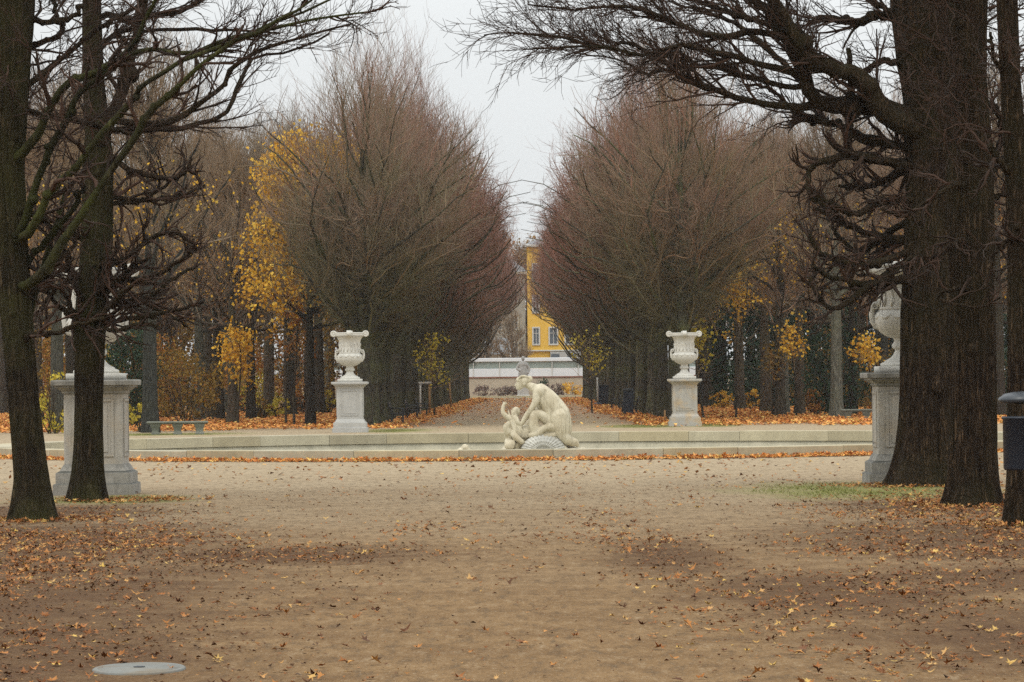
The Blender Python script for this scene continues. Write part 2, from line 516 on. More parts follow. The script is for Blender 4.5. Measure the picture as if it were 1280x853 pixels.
M['navy'] = plain('dark blue painted metal', (0.014, 0.02, 0.032), 0.45, 0.3, 5, 0.5)
M['cap'] = plain('dark grey plastic lid', (0.032, 0.038, 0.045), 0.35, 0.25, 5, 0.5)
M['wood'] = plain('brown timber', (0.30, 0.17, 0.07), 0.8, 0.3, 5)
M['white_wood'] = plain('whitewashed timber', (0.55, 0.53, 0.48), 0.8, 0.2, 5)
# ------------------------------------------------------------------ the ground
POOL = (0.35, 88.4)
R_OUT, R_IN, RIM = 13.5, 12.85, 0.23

def ground_material():
    m, nt, b = material('gravel ground')
    v = coords(nt)
    big = noise(nt, v, 0.16, 5, 0.6)
    mid = noise(nt, v, 1.1, 6, 0.65)
    fine = noise(nt, v, 16, 5, 0.7)
    peb = N(nt, 'ShaderNodeTexVoronoi'); peb.inputs['Scale'].default_value = 34
    nt.links.new(v, peb.inputs['Vector'])
    sep = N(nt, 'ShaderNodeSeparateXYZ'); nt.links.new(v, sep.inputs[0])
    X, Y = sep.outputs[0], sep.outputs[1]
    streak_v = coords(nt, (0.55, 1.0, 1))
    streak = noise(nt, streak_v, 1.0, 7, 0.7, 0.4)
    # trodden brown earth near by, canopy shade painted in; pale dry gravel round the basin
    warp = mathn(nt, 'ADD', Y, mathn(nt, 'MULTIPLY', mathn(nt, 'SUBTRACT', big, 0.5), 26.0))
    earth = mix(nt, ramp(nt, mid, [(0.3, 0.0), (0.7, 1.0)]), (0.150, 0.084, 0.0345), (0.242, 0.148, 0.068))
    gravel = mix(nt, ramp(nt, mid, [(0.3, 0.0), (0.7, 1.0)]), (0.315, 0.24, 0.15), (0.40, 0.314, 0.204))
    pale = N(nt, 'ShaderNodeMapRange', interpolation_type='SMOOTHSTEP')
    pale.inputs['From Min'].default_value, pale.inputs['From Max'].default_value = 22, 74
    nt.links.new(warp, pale.inputs['Value'])
    c = mix(nt, pale.outputs[0], earth, gravel)
    # grit, clods and small stones
    clod = noise(nt, coords(nt, (1.0, 0.22, 1)), 9, 6, 0.75)
    speck = noise(nt, coords(nt, (1.0, 0.30, 1)), 42, 3, 0.8)
    c = mix(nt, ramp(nt, clod, [(0.34, 0.75), (0.50, 0.0)]), c, (0.085, 0.055, 0.03))
    c = mix(nt, ramp(nt, clod, [(0.54, 0.0), (0.74, 0.5)]), c, (0.40, 0.31, 0.20))
    c = mix(nt, ramp(nt, speck, [(0.30, 0.7), (0.44, 0.0)]), c, (0.06, 0.04, 0.025))
    c = mix(nt, ramp(nt, speck, [(0.58, 0.0), (0.72, 0.55)]), c, (0.46, 0.38, 0.27))
    c = mix(nt, ramp(nt, peb.outputs['Distance'], [(0.0, 0.25), (0.35, 0.0)]), c, (0.33, 0.28, 0.20))
    patchy = noise(nt, coords(nt, (1.0, 0.4, 1)), 3.2, 6, 0.75)
    # damp humus where the leaves rot
    def blob(cx, cy, rx, ry, soft=0.45):
        dx = mathn(nt, 'DIVIDE', mathn(nt, 'SUBTRACT', X, cx), rx)
        dy = mathn(nt, 'DIVIDE', mathn(nt, 'SUBTRACT', Y, cy), ry)
        d = mathn(nt, 'SQRT', mathn(nt, 'ADD', mathn(nt, 'MULTIPLY', dx, dx), mathn(nt, 'MULTIPLY', dy, dy)))
        d = mathn(nt, 'ADD', d, mathn(nt, 'MULTIPLY', mathn(nt, 'SUBTRACT', mathn(nt, 'ADD', mathn(nt, 'MULTIPLY', streak, .6), mathn(nt, 'MULTIPLY', patchy, .4)), 0.5), 3.2))
        return ramp(nt, mathn(nt, 'DIVIDE', d, 2.0), [(.25, 1.0), (.66, 0.0)])
    dark = None
    for cx, cy, rx, ry in HUMUS:
        bl = blob(cx, cy, rx, ry)
        dark = bl if dark is None else mathn(nt, 'MAXIMUM', dark, bl)
    dark = mathn(nt, 'MULTIPLY', dark, ramp(nt, mid, [(0.25, 0.55), (0.6, 1.0)]))
    c = mix(nt, mathn(nt, 'MULTIPLY', dark, 0.95), c, mix(nt, ramp(nt, speck, [(0.3, 0.0), (0.7, 1.0)]), (0.05, 0.025, 0.011), (0.125, 0.066, 0.03)))
    # leaf mould under the rows of trees behind the basin
    ax = mathn(nt, 'ABSOLUTE', X)
    ax = mathn(nt, 'ADD', ax, mathn(nt, 'MULTIPLY', mathn(nt, 'SUBTRACT', streak, 0.5), 1.6))
    belt = mathn(nt, 'MULTIPLY', ramp(nt, mathn(nt, 'DIVIDE', ax, 10.0), [(0.32, 0.0), (0.48, 1.0)]), ramp(nt, mathn(nt, 'DIVIDE', Y, 200.0), [(0.655, 0.0), (0.70, 1.0)]))
    c = mix(nt, mathn(nt, 'MULTIPLY', belt, 0.8), c, (0.24, 0.115, 0.05))
    inner = mathn(nt, 'MULTIPLY', ramp(nt, mathn(nt, 'DIVIDE', ax, 10.0), [(0.40, 1.0), (0.60, 0.0)]), ramp(nt, mathn(nt, 'DIVIDE', Y, 400.0), [(0.36, 0.0), (0.52, 0.7)]))
    c = mix(nt, inner, c, (0.37, 0.235, 0.145))
    # mossy grass spots
    moss = None
    for cx, cy, rx, ry in MOSS:
        bl = blob(cx, cy, rx, ry, 0.5)
        moss = bl if moss is None else mathn(nt, 'MAXIMUM', moss, bl)
    c = mix(nt, mathn(nt, 'MULTIPLY', moss, 0.9), c, (0.20, 0.195, 0.065))
    nt.links.new(c, b.inputs['Base Color'])
    b.inputs['Roughness'].default_value = 0.95
    b.inputs['Specular IOR Level'].default_value = 0.12
    h = mathn(nt, 'ADD', mathn(nt, 'MULTIPLY', fine, 0.6), mathn(nt, 'ADD', mathn(nt, 'MULTIPLY', streak, 0.8), mathn(nt, 'MULTIPLY', clod, 0.8)))
    bump(nt, b, h, 0.8, 0.05)
    return m

HUMUS = [(-4.3, 25.0, 2.3, 9.5), (-5.2, 36.5, 2.2, 7.0), (-3.0, 21.0, 1.2, 3.5), (2.3, 27.0, 1.1, 3.0), (3.6, 22.5, 1.7, 3.0), (5.0, 36.0, 2.4, 5.5), (4.2, 29.0, 1.6, 2.2),
         (1.3, 33.0, 0.6, 3.5), (-2.3, 34.0, 1.6, 2.0), (5.6, 46.0, 1.8, 4.0), (-6.3, 46.0, 1.5, 4.0)]
MOSS = [(4.9, 52.5, 1.7, 4.2), (-6.0, 51.5, 1.1, 2.0), (-4.6, 126.0, 1.3, 5.0), (4.2, 132.0, 1.5, 5.0), (6.7, 133, 1.2, 5), (-12.5, 122, 3, 3)]

def ring_ground():
    """One sheet to the horizon with a round hole where the basin is let in."""
    n = 96
    th = np.arange(n) / n * 2 * math.pi
    radii = [R_OUT - 0.08, 20, 32, 60, 110, 200, 420, 900, 2500]
    V = []
    for r in radii:
        V.append(np.stack([POOL[0] + r * np.cos(th), POOL[1] + r * np.sin(th), np.zeros(n)], 1))
    Q = []
    for i in range(len(radii) - 1):
        for j in range(n):
            a, b_ = i * n + j, i * n + (j + 1) % n
            Q.append([a, a + n, b_ + n, b_])
    return mesh_np('ground', np.vstack(V), Q, smooth=False)

g = obj('ground', ring_ground(), ground_material(), kind='structure')

# ------------------------------------------------------------------ the round basin
def arc_block(mb, r0, r1, z0, z1, a0, a1, n=6, bev=0.012):
    """A curved stone block with chamfered top edges."""
    prof = [(r0, z0), (r1, z0), (r1, z1 - bev), (r1 - bev, z1), (r0 + bev, z1), (r0, z1 - bev)]
    k = len(prof)
    V = []
    for a in np.linspace(a0, a1, n):
        for r, z in prof:
            V.append((r * math.cos(a), r * math.sin(a), z))
    Q = []
    for i in range(n - 1):
        for j in range(k):
            a, b_ = i * k + j, i * k + (j + 1) % k
            Q.append([a, a + k, b_ + k, b_])
    for base, fl in ((0, 0), ((n - 1) * k, 1)):
        q1, q2 = [base, base + 1, base + 2, base + 5], [base + 5, base + 2, base + 3, base + 4]
        Q += [q1[::-1], q2[::-1]] if fl else [q1, q2]
    mb.add(V, Q)

basin = thing('fountain_basin', 'large round drained stone basin with pale coping around the white statue group', 'fountain basin', (POOL[0], POOL[1], 0))
cop = MB()
nb = 40
rr = random.Random(3)
cuts = sorted((i + rr.uniform(-.22, .22)) / nb * 2 * math.pi for i in range(nb))
for i in range(nb):
    a0, a1 = cuts[i], cuts[(i + 1) % nb] + (2 * math.pi if i == nb - 1 else 0)
    j = rr.uniform(-.006, .006)
    arc_block(cop, R_IN + j, R_OUT + j, -0.04, RIM + rr.uniform(-.006, .006), a0 + .0004, a1 - .0004)
obj('coping', cop.mesh('coping', False), M['coping'], basin)
iw = MB()
iw.lathe([(R_IN + .10, -0.042), (R_IN + .045, -0.05), (R_IN + .045, -.24), (R_IN + .02, -.26), (R_IN + .02, -.62)], 96, cap=False)
V0 = iw.V[0]
obj('inner_wall', mesh_np('inner_wall', V0, np.vstack(iw.Q)[:, ::-1]), M['basin'], basin)
ow = MB(); ow.lathe([(R_OUT - .1, -.5), (R_OUT - .1, -.041)], 96, cap=False)
obj('foundation', ow.mesh('foundation'), M['basin'], basin)
fl_ = MB(); fl_.lathe([(R_IN + .03, -.62), (4, -.66), (.01, -.67)], 96, cap=False)
obj('basin_floor', mesh_np('basin_floor', fl_.V[0], np.vstack(fl_.Q)), M['basin'], basin)
# ------------------------------------------------------------------ trees
def branches(P0, D0, L, k, sig, trop, rng):
    n = len(P0)
    pts = [P0]; d = D0; step = (L / (k - 1))[:, None]
    for i in range(k - 1):
        d = norm(d + rng.normal(0, sig, (n, 3)) + trop * UP)
        pts.append(pts[-1] + d * step)
    return np.stack(pts, 1)

def sprout(P, R, n, t0, t1, ang, rng, upb=0.0):
    """n side shoots per branch: base points, directions, radius there, parent index and position."""
    Nn, kk = P.shape[:2]
    idx = np.repeat(np.arange(Nn), n)
    t = rng.uniform(t0, t1, Nn * n)
    s = t * (kk - 1)
    i = np.minimum(s.astype(int), kk - 2); f = (s - i)[:, None]
    base = P[idx, i] * (1 - f) + P[idx, i + 1] * f
    rad = R[idx, i] * (1 - f[:, 0]) + R[idx, i + 1] * f[:, 0]
    tan = norm(P[idx, i + 1] - P[idx, i])
    r = rng.normal(0, 1, tan.shape); r -= (r * tan).sum(1, keepdims=True) * tan; r = norm(r)
    a = rng.uniform(ang[0], ang[1], Nn * n)[:, None]
    d = norm(tan * np.cos(a) + r * np.sin(a) + upb * UP)
    return base, d, rad, idx, t

def taper(r0, k, end=0.35):
    return r0[:, None] * np.linspace(1, end, k)[None, :]

def leaf_cards(C, size, rng, droop=0.5):
    """Small bent leaves (two faces each) at the points C."""
    n = len(C)
    d = norm(rng.normal(0, 1, (n, 3)) - droop * UP)
    w = norm(np.cross(d, rng.normal(0, 1, (n, 3))))
    nn = np.cross(d, w)
    s = (size * rng.uniform(.6, 1.3, n))[:, None]
    a = C; b = C + d * s * .5 + w * s * .42 + nn * s * .1; c = C + d * s; e = C + d * s * .5 - w * s * .42 + nn * s * .1
    V = np.stack([a, b, c, e], 1).reshape(-1, 3)
    o = np.arange(n)[:, None] * 4
    T = np.concatenate([o + [0, 1, 2], o + [0, 2, 3]], 0)
    return V, T

def trunk_rings(path, rad, sides, rng, flare=0.5, flare_h=0.5, rough=0.05, lobes=5):
    path = np.asarray(path, float); rad = np.asarray(rad, float)
    k = len(path)
    th = np.arange(sides) / sides * 2 * math.pi
    ph = rng.uniform(0, 6.28, 8)
    z = path[:, 2:3] - path[0, 2]
    f = 1 + flare * np.exp(-np.maximum(z, 0) / flare_h) * (0.65 + 0.5 * np.cos(lobes * th + ph[0]) * .6 + .2 * np.cos(3 * th + ph[1]))
    w = 1 + rough * (np.sin(3 * th + ph[2] + z * .7) + .6 * np.sin(5 * th + ph[3] - z * .9) + .45 * np.sin(9 * th + ph[4] + z * .5) + .3 * np.sin(16 * th + ph[5] + .4 * z)) / 1.6
    if sides > 90:
        for q, (fr, dr_) in enumerate(((19, .8), (27, -1.1), (37, 1.6), (46, -2.1))):
            w = w + .015 * np.sin(fr * th + rng.uniform(0, 6) + 1.5 * np.sin(z * dr_ + rng.uniform(0, 6)) + .8 * np.sin(z * 4.3 * dr_))
    r = rad[:, None] * f * w
    V = np.zeros((k, sides, 3))
    V[:, :, 0] = path[:, 0:1] + r * np.cos(th); V[:, :, 1] = path[:, 1:2] + r * np.sin(th); V[:, :, 2] = path[:, 2:3]
    Q = []
    i = np.arange(k - 1)[:, None] * sides; j = np.arange(sides)[None, :]; j2 = (j + 1) % sides
    Q = np.stack([i + j, i + j2, i + j2 + sides, i + j + sides], -1).reshape(-1, 4)
    return V.reshape(-1, 3), Q

def resample(pts, n):
    """Smooth curve (Catmull-Rom) through the points, n samples."""
    p = np.asarray(pts, float)
    if len(p) == 2: p = np.array([p[0], (p[0] + p[1]) / 2, p[1]])
    q = np.vstack([2 * p[0] - p[1], p, 2 * p[-1] - p[-2]])
    u = np.linspace(0, len(p) - 1 - 1e-6, n)
    i = u.astype(int); t = (u - i)[:, None]
    a, b, c, d = q[i], q[i + 1], q[i + 2], q[i + 3]
    return .5 * ((2 * b) + (-a + c) * t + (2 * a - 5 * b + 4 * c - d) * t ** 2 + (-a + 3 * b - 3 * c + d) * t ** 3)

def grow_tree(seed, H, trunk_r, clear, spread, n1, n2, n3, n4, env, lean=0.03, up1=0.10, shoots=0, thin=1.0, row=False, airy=0.0):
    """Bare tree in its own coordinates. Returns the trunk (with limbs) and crown (all finer wood) builders and twig tips."""
    rng = np.random.default_rng(seed)
    wood, twig = MB(), MB()
    k = 14
    zt = np.linspace(0, H * .78, k)
    px = np.cumsum(rng.normal(0, lean, k)) * (zt / (H * .8)); py = np.cumsum(rng.normal(0, lean, k)) * (zt / (H * .8))
    path = np.stack([px, py, zt], 1)
    rad = trunk_r * np.interp(zt / (H * .78), [0, .3, .6, 1], [1, .85, .45, .1])
    V, Q = trunk_rings(path, rad, 14, rng, .45, .45, .05)
    wood.add(V, Q)
    # limbs
    t = np.sort(rng.uniform(0, 1, n1) ** 0.9)
    z0 = clear + t * (H * .72 - clear)
    base = np.stack([np.interp(z0, zt, px), np.interp(z0, zt, py), z0], 1)
    az = np.arange(n1) * 2.39996 + rng.uniform(-.5, .5, n1)
    incl = np.interp(t, [0, .4, 1], [math.radians(74), math.radians(48), math.radians(16)]) + rng.normal(0, .12, n1)
    if row: incl = np.interp(t, [0, .25, .6, 1], [math.radians(40), math.radians(54), math.radians(52), math.radians(24)]) + rng.normal(0, .1, n1)
    d = np.stack([np.cos(az) * np.sin(incl), np.sin(az) * np.sin(incl), np.cos(incl)], 1)
    L = np.interp(t, [0, .3, .7, 1], [spread * 1.0, spread * 1.15, spread * .85, spread * .6]) * rng.uniform(.8, 1.15, n1)
    if row: L *= np.interp(t, [0, .15, .3, .7, 1], [.8, 1.0, 1.12, 1.15, 1.3])
    r1 = np.interp(z0 / (H * .78), [0, .3, .6, 1], [trunk_r * .46, trunk_r * .40, trunk_r * .30, trunk_r * .15]) * rng.uniform(.7, 1.1, n1)
    P1 = branches(base, d, L, 8, .17, up1, rng); R1 = taper(r1, 8, .22)
    wood.tubes(P1, R1, 6)
    # level 2
    b, d, rd, ix, tt = sprout(P1, R1, n2, .12, 1.0, (.3, .95), rng, .25)
    L = spread * .55 * rng.uniform(.55, 1.2, len(b)) * (1.15 - .5 * tt)
    P2 = branches(b, d, L, 6, .21, .07, rng); R2 = taper(np.minimum(rd * .65, .05), 6, .3)
    keep = env(P2[:, -1]) & env(P2[:, 3])
    P2, R2 = P2[keep], R2[keep]
    twig.tubes(P2, R2, 4)
    # level 3: fine upright shoots
    b, d, rd, ix, tt = sprout(P2, R2, n3, .1, 1.0, (.25, .8), rng, .5 if row else .3)
    L = spread * .30 * rng.uniform(.5, 1.25, len(b))
    P3 = branches(b, d, L * (1 + (.35 * np.clip((b[:, 2] - 8) / 4, 0, 1) if row else 0)), 5, .13 if row else .16, .10 if row else .06, rng); R3 = taper(np.clip(rd * .6, .006, .016) * thin, 5, .4)
    keep = env(P3[:, -1])
    if airy: keep &= rng.uniform(0, 1, len(P3)) > airy * np.clip((P3[:, -1, 2] - 8.5) / 5, 0, 1)
    P3, R3 = P3[keep], R3[keep]
    twig.tubes(P3, R3, 3)
    # level 4: twigs
    b, d, rd, ix, tt = sprout(P3, R3, n4, .15, 1.0, (.3, .8), rng, .18)
    L = spread * .14 * rng.uniform(.5, 1.3, len(b))
    P4 = branches(b, d, L, 3, .12, .05, rng); R4 = taper(np.clip(rd * .6, .0045, .009) * thin, 3, .5)
    twig.tubes(P4, R4, 3)
    if shoots:                                   # clipped brush of thin shoots low round the crown
        i = rng.integers(0, max(1, n1 // 2), shoots)
        b, d, rd, ix, tt = sprout(P1[i], R1[i], 1, .1, .95, (.6, 1.5), rng, -.05)
        Ps = branches(b, d, rng.uniform(.5, 1.5, shoots), 5, .2, .03, rng); Rs = taper(np.full(shoots, .010) * thin, 5, .45)
        keep = (Ps[:, -1, 2] > clear - .6) & (env(Ps[:, -1]) if row else True)
        Ps, Rs = Ps[keep], Rs[keep]
        twig.tubes(Ps, Rs, 3)
        b, d, rd, ix, tt = sprout(Ps, Rs, 5, .2, 1.0, (.3, .9), rng, .1)
        Pq = branches(b, d, rng.uniform(.25, .6, len(b)), 3, .15, .03, rng)
        twig.tubes(Pq, taper(np.full(len(b), .006) * thin, 3, .5), 3)
    tips = np.concatenate([P4[:, -1], P3[:, -1]], 0)
    return wood, twig, tips

def env_row(H, low=True):
    def f(p):
        r = np.maximum(np.abs(p[:, 0]), np.abs(p[:, 1]) * .75)
        z = p[:, 2]
        k = H / 15.2
        lim = np.interp(z, [1.9, 2.4 * k, 4.8 * k, 6.5 * k, 8.2 * k, 9.6 * k, 11.4 * k, 13.0 * k, 14.3 * k, 15.6 * k], [.7, 1.7, 2.3, 3.3, 4.6, 5.5, 5.4, 4.8, 3.9, 1.8] if low else [.7, 1.2, 1.15, 1.9, 3.7, 5.7, 5.7, 5.0, 4.0, 1.8])
        return (r < lim * ERNG.uniform(.84, 1.12, len(r))) & (z > 2.4)
    return f

ERNG = np.random.default_rng(12)
def env_allee(spread, H, clear):
    def f(p):
        r = np.hypot(p[:, 0], p[:, 1] * .9)
        z = p[:, 2]
        lim = np.interp(z, [clear - .4, clear, H * .33, H * .55, H * .75, H * .92, H * 1.02], [spread * .35, spread * .55, spread * .85, spread, spread * .78, spread * .42, 0.1])
        return (r < lim * ERNG.uniform(.82, 1.13, len(r))) & (z > clear - .5)
    return f

def build_tree(name, seed, bark_m, twig_m, label, cat, group, leaves=None, **kw):
    wood, twig, tips = grow_tree(seed, **kw)
    root = thing(name, label, cat, (0, 0, -50), 0, group)
    kids = [(obj('trunk', wood.mesh('trunk'), bark_m, root), []), (obj('crown', twig.mesh('crown'), twig_m, root), [])]
    if leaves:
        n, mat, size, sel = leaves
        rng = np.random.default_rng(seed + 99)
        tp = tips[sel(tips)] if sel else tips
        C = tp[rng.integers(0, len(tp), n)] + rng.normal(0, .12, (n, 3))
        V, T = leaf_cards(C, size, rng)
        kids.append((obj('foliage', mesh_np('foliage', V, None, T), mat, root), []))
    return root, kids

GROUP_ROW = 'clipped bare lindens lining the avenue behind the basin'
GROUP_BACK = 'bare trees in the second row beside the avenue'
GROUP_WOOD = 'bare trees in the woodland beside the avenue'
protos = []
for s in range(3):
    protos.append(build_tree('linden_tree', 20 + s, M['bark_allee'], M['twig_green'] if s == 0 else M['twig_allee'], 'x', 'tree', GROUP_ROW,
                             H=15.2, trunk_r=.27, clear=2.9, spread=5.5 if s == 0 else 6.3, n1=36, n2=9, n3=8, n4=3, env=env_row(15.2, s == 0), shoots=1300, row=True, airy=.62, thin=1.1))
wprotos = []
wl = [(1000, M['leaf_orange'], .12, lambda p: p[:, 2] < 9), (450, M['leaf_yellow'], .12, lambda p: p[:, 2] < 8.5), (500, M['leaf_yellow'], .12, lambda p: (p[:, 2] < 9))]
for s in range(3):
    H = (16.5, 14.0, 15.0)[s]
    wprotos.append(build_tree('woodland_tree', 40 + s, (M['bark_wood'], M['bark_wood'], M['bark_pale'])[s], M['twig_wood'], 'x', 'tree', GROUP_WOOD, leaves=wl[s],
                              H=H, trunk_r=(.30, .24, .27)[s], clear=(4.5, 3.6, 4.0)[s], spread=4.4, n1=26, n2=9, n3=7, n4=3, env=env_allee(4.4, H, 3.6), up1=.12, thin=1.2))

ORD = ['first', 'second', 'third', 'fourth', 'fifth', 'sixth', 'seventh', 'eighth', 'ninth', 'tenth', 'eleventh', 'twelfth']
used = set()
def place(proto, loc, rotz, scale, label, group):
    root, kids = proto
    if id(root) not in used:
        used.add(id(root))
        root.location = loc; root.rotation_euler = (0, 0, rotz)
        root.scale = (scale,) * 3 if not hasattr(scale, '__len__') else scale
        tag(root, label, 'tree', group)
        return root
    return copy_tree(root, kids, loc, rotz, scale, label, 'tree', group)

rt = random.Random(11)
# the two clipped rows that frame the avenue
for side in (-1, 1):
    word = 'left' if side < 0 else 'right'
    y = 137.0 if side < 0 else 140.0
    i = 0
    while y < 378:
        if i < 8:
            lab = f'{ORD[i]} clipped bare linden from the basin in the {word} row of the avenue'
        else:
            lab = f'bare linden deep in the {word} clipped row, beyond its eighth tree'
        sc = rt.uniform(.95, 1.04)
        if i == 0: sc = 1.0
        sc *= 1 + .09 * min(1, max(0, (y - 230) / 120))
        pi_ = 0 if i == 0 else (0 if i < 3 else rt.choice((1, 2)))
        place(protos[pi_], (side * 6.15 + rt.uniform(-.15, .15), y, 0), rt.choice((0, math.pi)) + rt.uniform(-.15, .15), (sc, sc, sc * rt.uniform(.96, 1.03) * (.95 if side > 0 else (.90 if i < 3 else .96))), lab, f'{GROUP_ROW}, {word} row')
        y += rt.uniform(6.0, 7.2); i += 1
# second rows and the woods beyond them: (pixel of the trunk base, kind)
LEFT_WOOD = [((188, 541), 2, 'pale grey trunked tree behind the stone bench on the left'), ((250, 527), 2, 'grey trunked tree rising behind the end of the left stone bench'),
             ((273, 526), 0, 'slim dark trunked tree just right of the left stone bench'), ((291, 531), 1, 'stout brown trunked tree at the leaf strip right of the left bench'),
             ((314, 526), 1, 'slender brown tree below the low golden leaf cluster'), ((336, 522), 0, 'brown trunked tree behind the clipped yellow shrubs on the left'),
             ((362, 521), 0, 'dark trunked tree left of the left far urn'), ((386, 518), 0, 'broad dark trunked tree close left of the left far urn'), ((72, 540), 2, 'grey trunked tree behind the left near pedestal')]
RIGHT_WOOD = [((1046, 524), 2, 'pale broad trunked tree left of the right stone bench'), ((1000, 520), 1, 'reddish brown trunked tree beside the copper hedge shrub'), ((980, 519), 2, 'greenish slim trunk tree right of the yellow hedge shrubs'),
              ((958, 517), 0, 'broad dark trunked tree right of the yellow hedge shrubs'), ((925, 514), 0, 'dark trunked tree between the two yellow hedge shrubs'), ((905, 511), 1, 'dark tree behind the first yellow hedge shrub right of the right far urn'),
              ((886, 510), 0, 'dark trunked tree close right of the right far urn')]
spots = []
for lst in (LEFT_WOOD, RIGHT_WOOD):
    for (px_, py_), kd, lab in lst:
        p = gnd(px_, py_)
        spots.append((p[0], p[1]))
        place(wprotos[kd], (p[0], p[1], 0), rt.uniform(0, 6.28), rt.uniform(.92, 1.05), lab, GROUP_BACK)
for side in (-1, 1):
    word = 'left' if side < 0 else 'right'
    cnt = 0
    tries = 0
    while cnt < 54 and tries < 4000:
        tries += 1
        y = rt.uniform(150, 330)
        x = side * rt.uniform(10.8, 15 + (y - 120) * .19)
        if abs(x) < 13 and y < 178 and side < 0: continue
        if any((x - a) ** 2 + ((y - b) * .55) ** 2 < 7.5 for a, b in spots): continue
        spots.append((x, y)); cnt += 1
        place(wprotos[rt.choice((0, 0, 1, 2))], (x, y, 0), rt.uniform(0, 6.28), rt.uniform(.88, 1.1), f'bare tree deep in the wood {word} of the avenue', f'{GROUP_WOOD}, {word} side')

# the golden maple left of the avenue
wood, twig, tips = grow_tree(77, H=12.2, trunk_r=.2, clear=3.4, spread=3.6, n1=26, n2=8, n3=8, n4=3, env=env_allee(3.3, 12.6, 3.2))
p = gnd(352, 523)
yr = thing('maple_tree', 'maple with golden yellow leaves left of the clipped linden crown', 'tree', (-8.7, 145, 0))
obj('trunk', wood.mesh('trunk'), M['bark_wood'], yr); obj('crown', twig.mesh('crown'), M['twig_wood'], yr)
rg = np.random.default_rng(5)
cl = tips[(tips[:, 2] > 4) & (tips[:, 2] < 11.4)]
cen = cl[rg.integers(0, len(cl), 470)]
C = (cen[:, None, :] + rg.normal(0, .34, (470, 22, 3)) * np.array([1.15, 1, 1.2])).reshape(-1, 3)
V, T = leaf_cards(C, .16, rg, 1.5)
obj('foliage', mesh_np('foliage', V, None, T), M['leaf_yellow'], yr)
# ------------------------------------------------------------------ pedestals and urns
def pedestal_parts(root, mat, edge=None):
    edge = edge or mat
    kids = []
    b = MB()
    b.square([(.595, -.05), (.595, .155), (.575, .17)]).square([(.555, .171), (.555, .325), (.545, .335), (.50, .36), (.475, .41), (.455, .44), (.44, .46)])
    kids.append((obj('plinth', b.mesh('plinth', False), edge, root), []))
    s = MB()
    s.square([(.437, .458), (.437, 1.50)])
    kids.append((obj('shaft', s.mesh('shaft', False), mat, root), []))
    p = MB()
    for rz in range(4):
        # raised frame round a sunk panel on each face
        for (cx, cz, w, h) in ((-.29, 1.0, .045, .87), (.29, 1.0, .045, .87), (0, 1.4125, .535, .045), (0, .5875, .535, .045)):
            q = MB(); q.box((cx, -.443, cz), (w, .024, h), .006)
            a = rz * math.pi / 2
            V = np.vstack(q.V) @ np.array([[math.cos(a), math.sin(a), 0], [-math.sin(a), math.cos(a), 0], [0, 0, 1]])
            p.add(V, np.vstack(q.Q))
        q = MB(); q.box((0, -.440, 1.0), (.44, .018, .74), .008)
        a = rz * math.pi / 2
        V = np.vstack(q.V) @ np.array([[math.cos(a), math.sin(a), 0], [-math.sin(a), math.cos(a), 0], [0, 0, 1]])
        p.add(V, np.vstack(q.Q))
    kids.append((obj('panel', p.mesh('panel', False), mat, root), []))
    c = MB()
    c.square([(.44, 1.502), (.46, 1.52), (.465, 1.55), (.50, 1.57), (.53, 1.60), (.56, 1.605), (.56, 1.63), (.61, 1.64), (.615, 1.70), (.60, 1.72)])
    kids.append((obj('cornice', c.mesh('cornice', False), edge, root), []))
    return kids

def volute(mb, ang, r, z, rad, wid):
    """Scroll whose axis is tangent to the rim."""
    prof = [(.02, -wid / 2 - .012), (rad * .25, -wid / 2 - .012), (rad * .3, -wid / 2), (rad * .55, -wid / 2), (rad * .62, -wid / 2 - .012), (rad * .95, -wid / 2 - .008), (rad, -wid / 2 + .015), (rad * .93, 0), (rad, wid / 2 - .015), (rad * .95, wid / 2 + .008),
            (rad * .62, wid / 2 + .012), (rad * .55, wid / 2), (rad * .3, wid / 2), (rad * .25, wid / 2 + .012), (.02, wid / 2 + .012)]
    q = MB(); q.lathe(prof, 20)
    V = np.vstack(q.V)
    V = np.stack([V[:, 0], V[:, 2], V[:, 1]], 1)          # axis along y
    a = ang
    Rm = np.array([[math.cos(a), math.sin(a), 0], [-math.sin(a), math.cos(a), 0], [0, 0, 1]])
    V = V @ Rm + np.array([r * math.cos(a), r * math.sin(a), z])
    mb.add(V, np.vstack(q.Q)[:, ::-1], np.vstack(q.T)[:, ::-1])

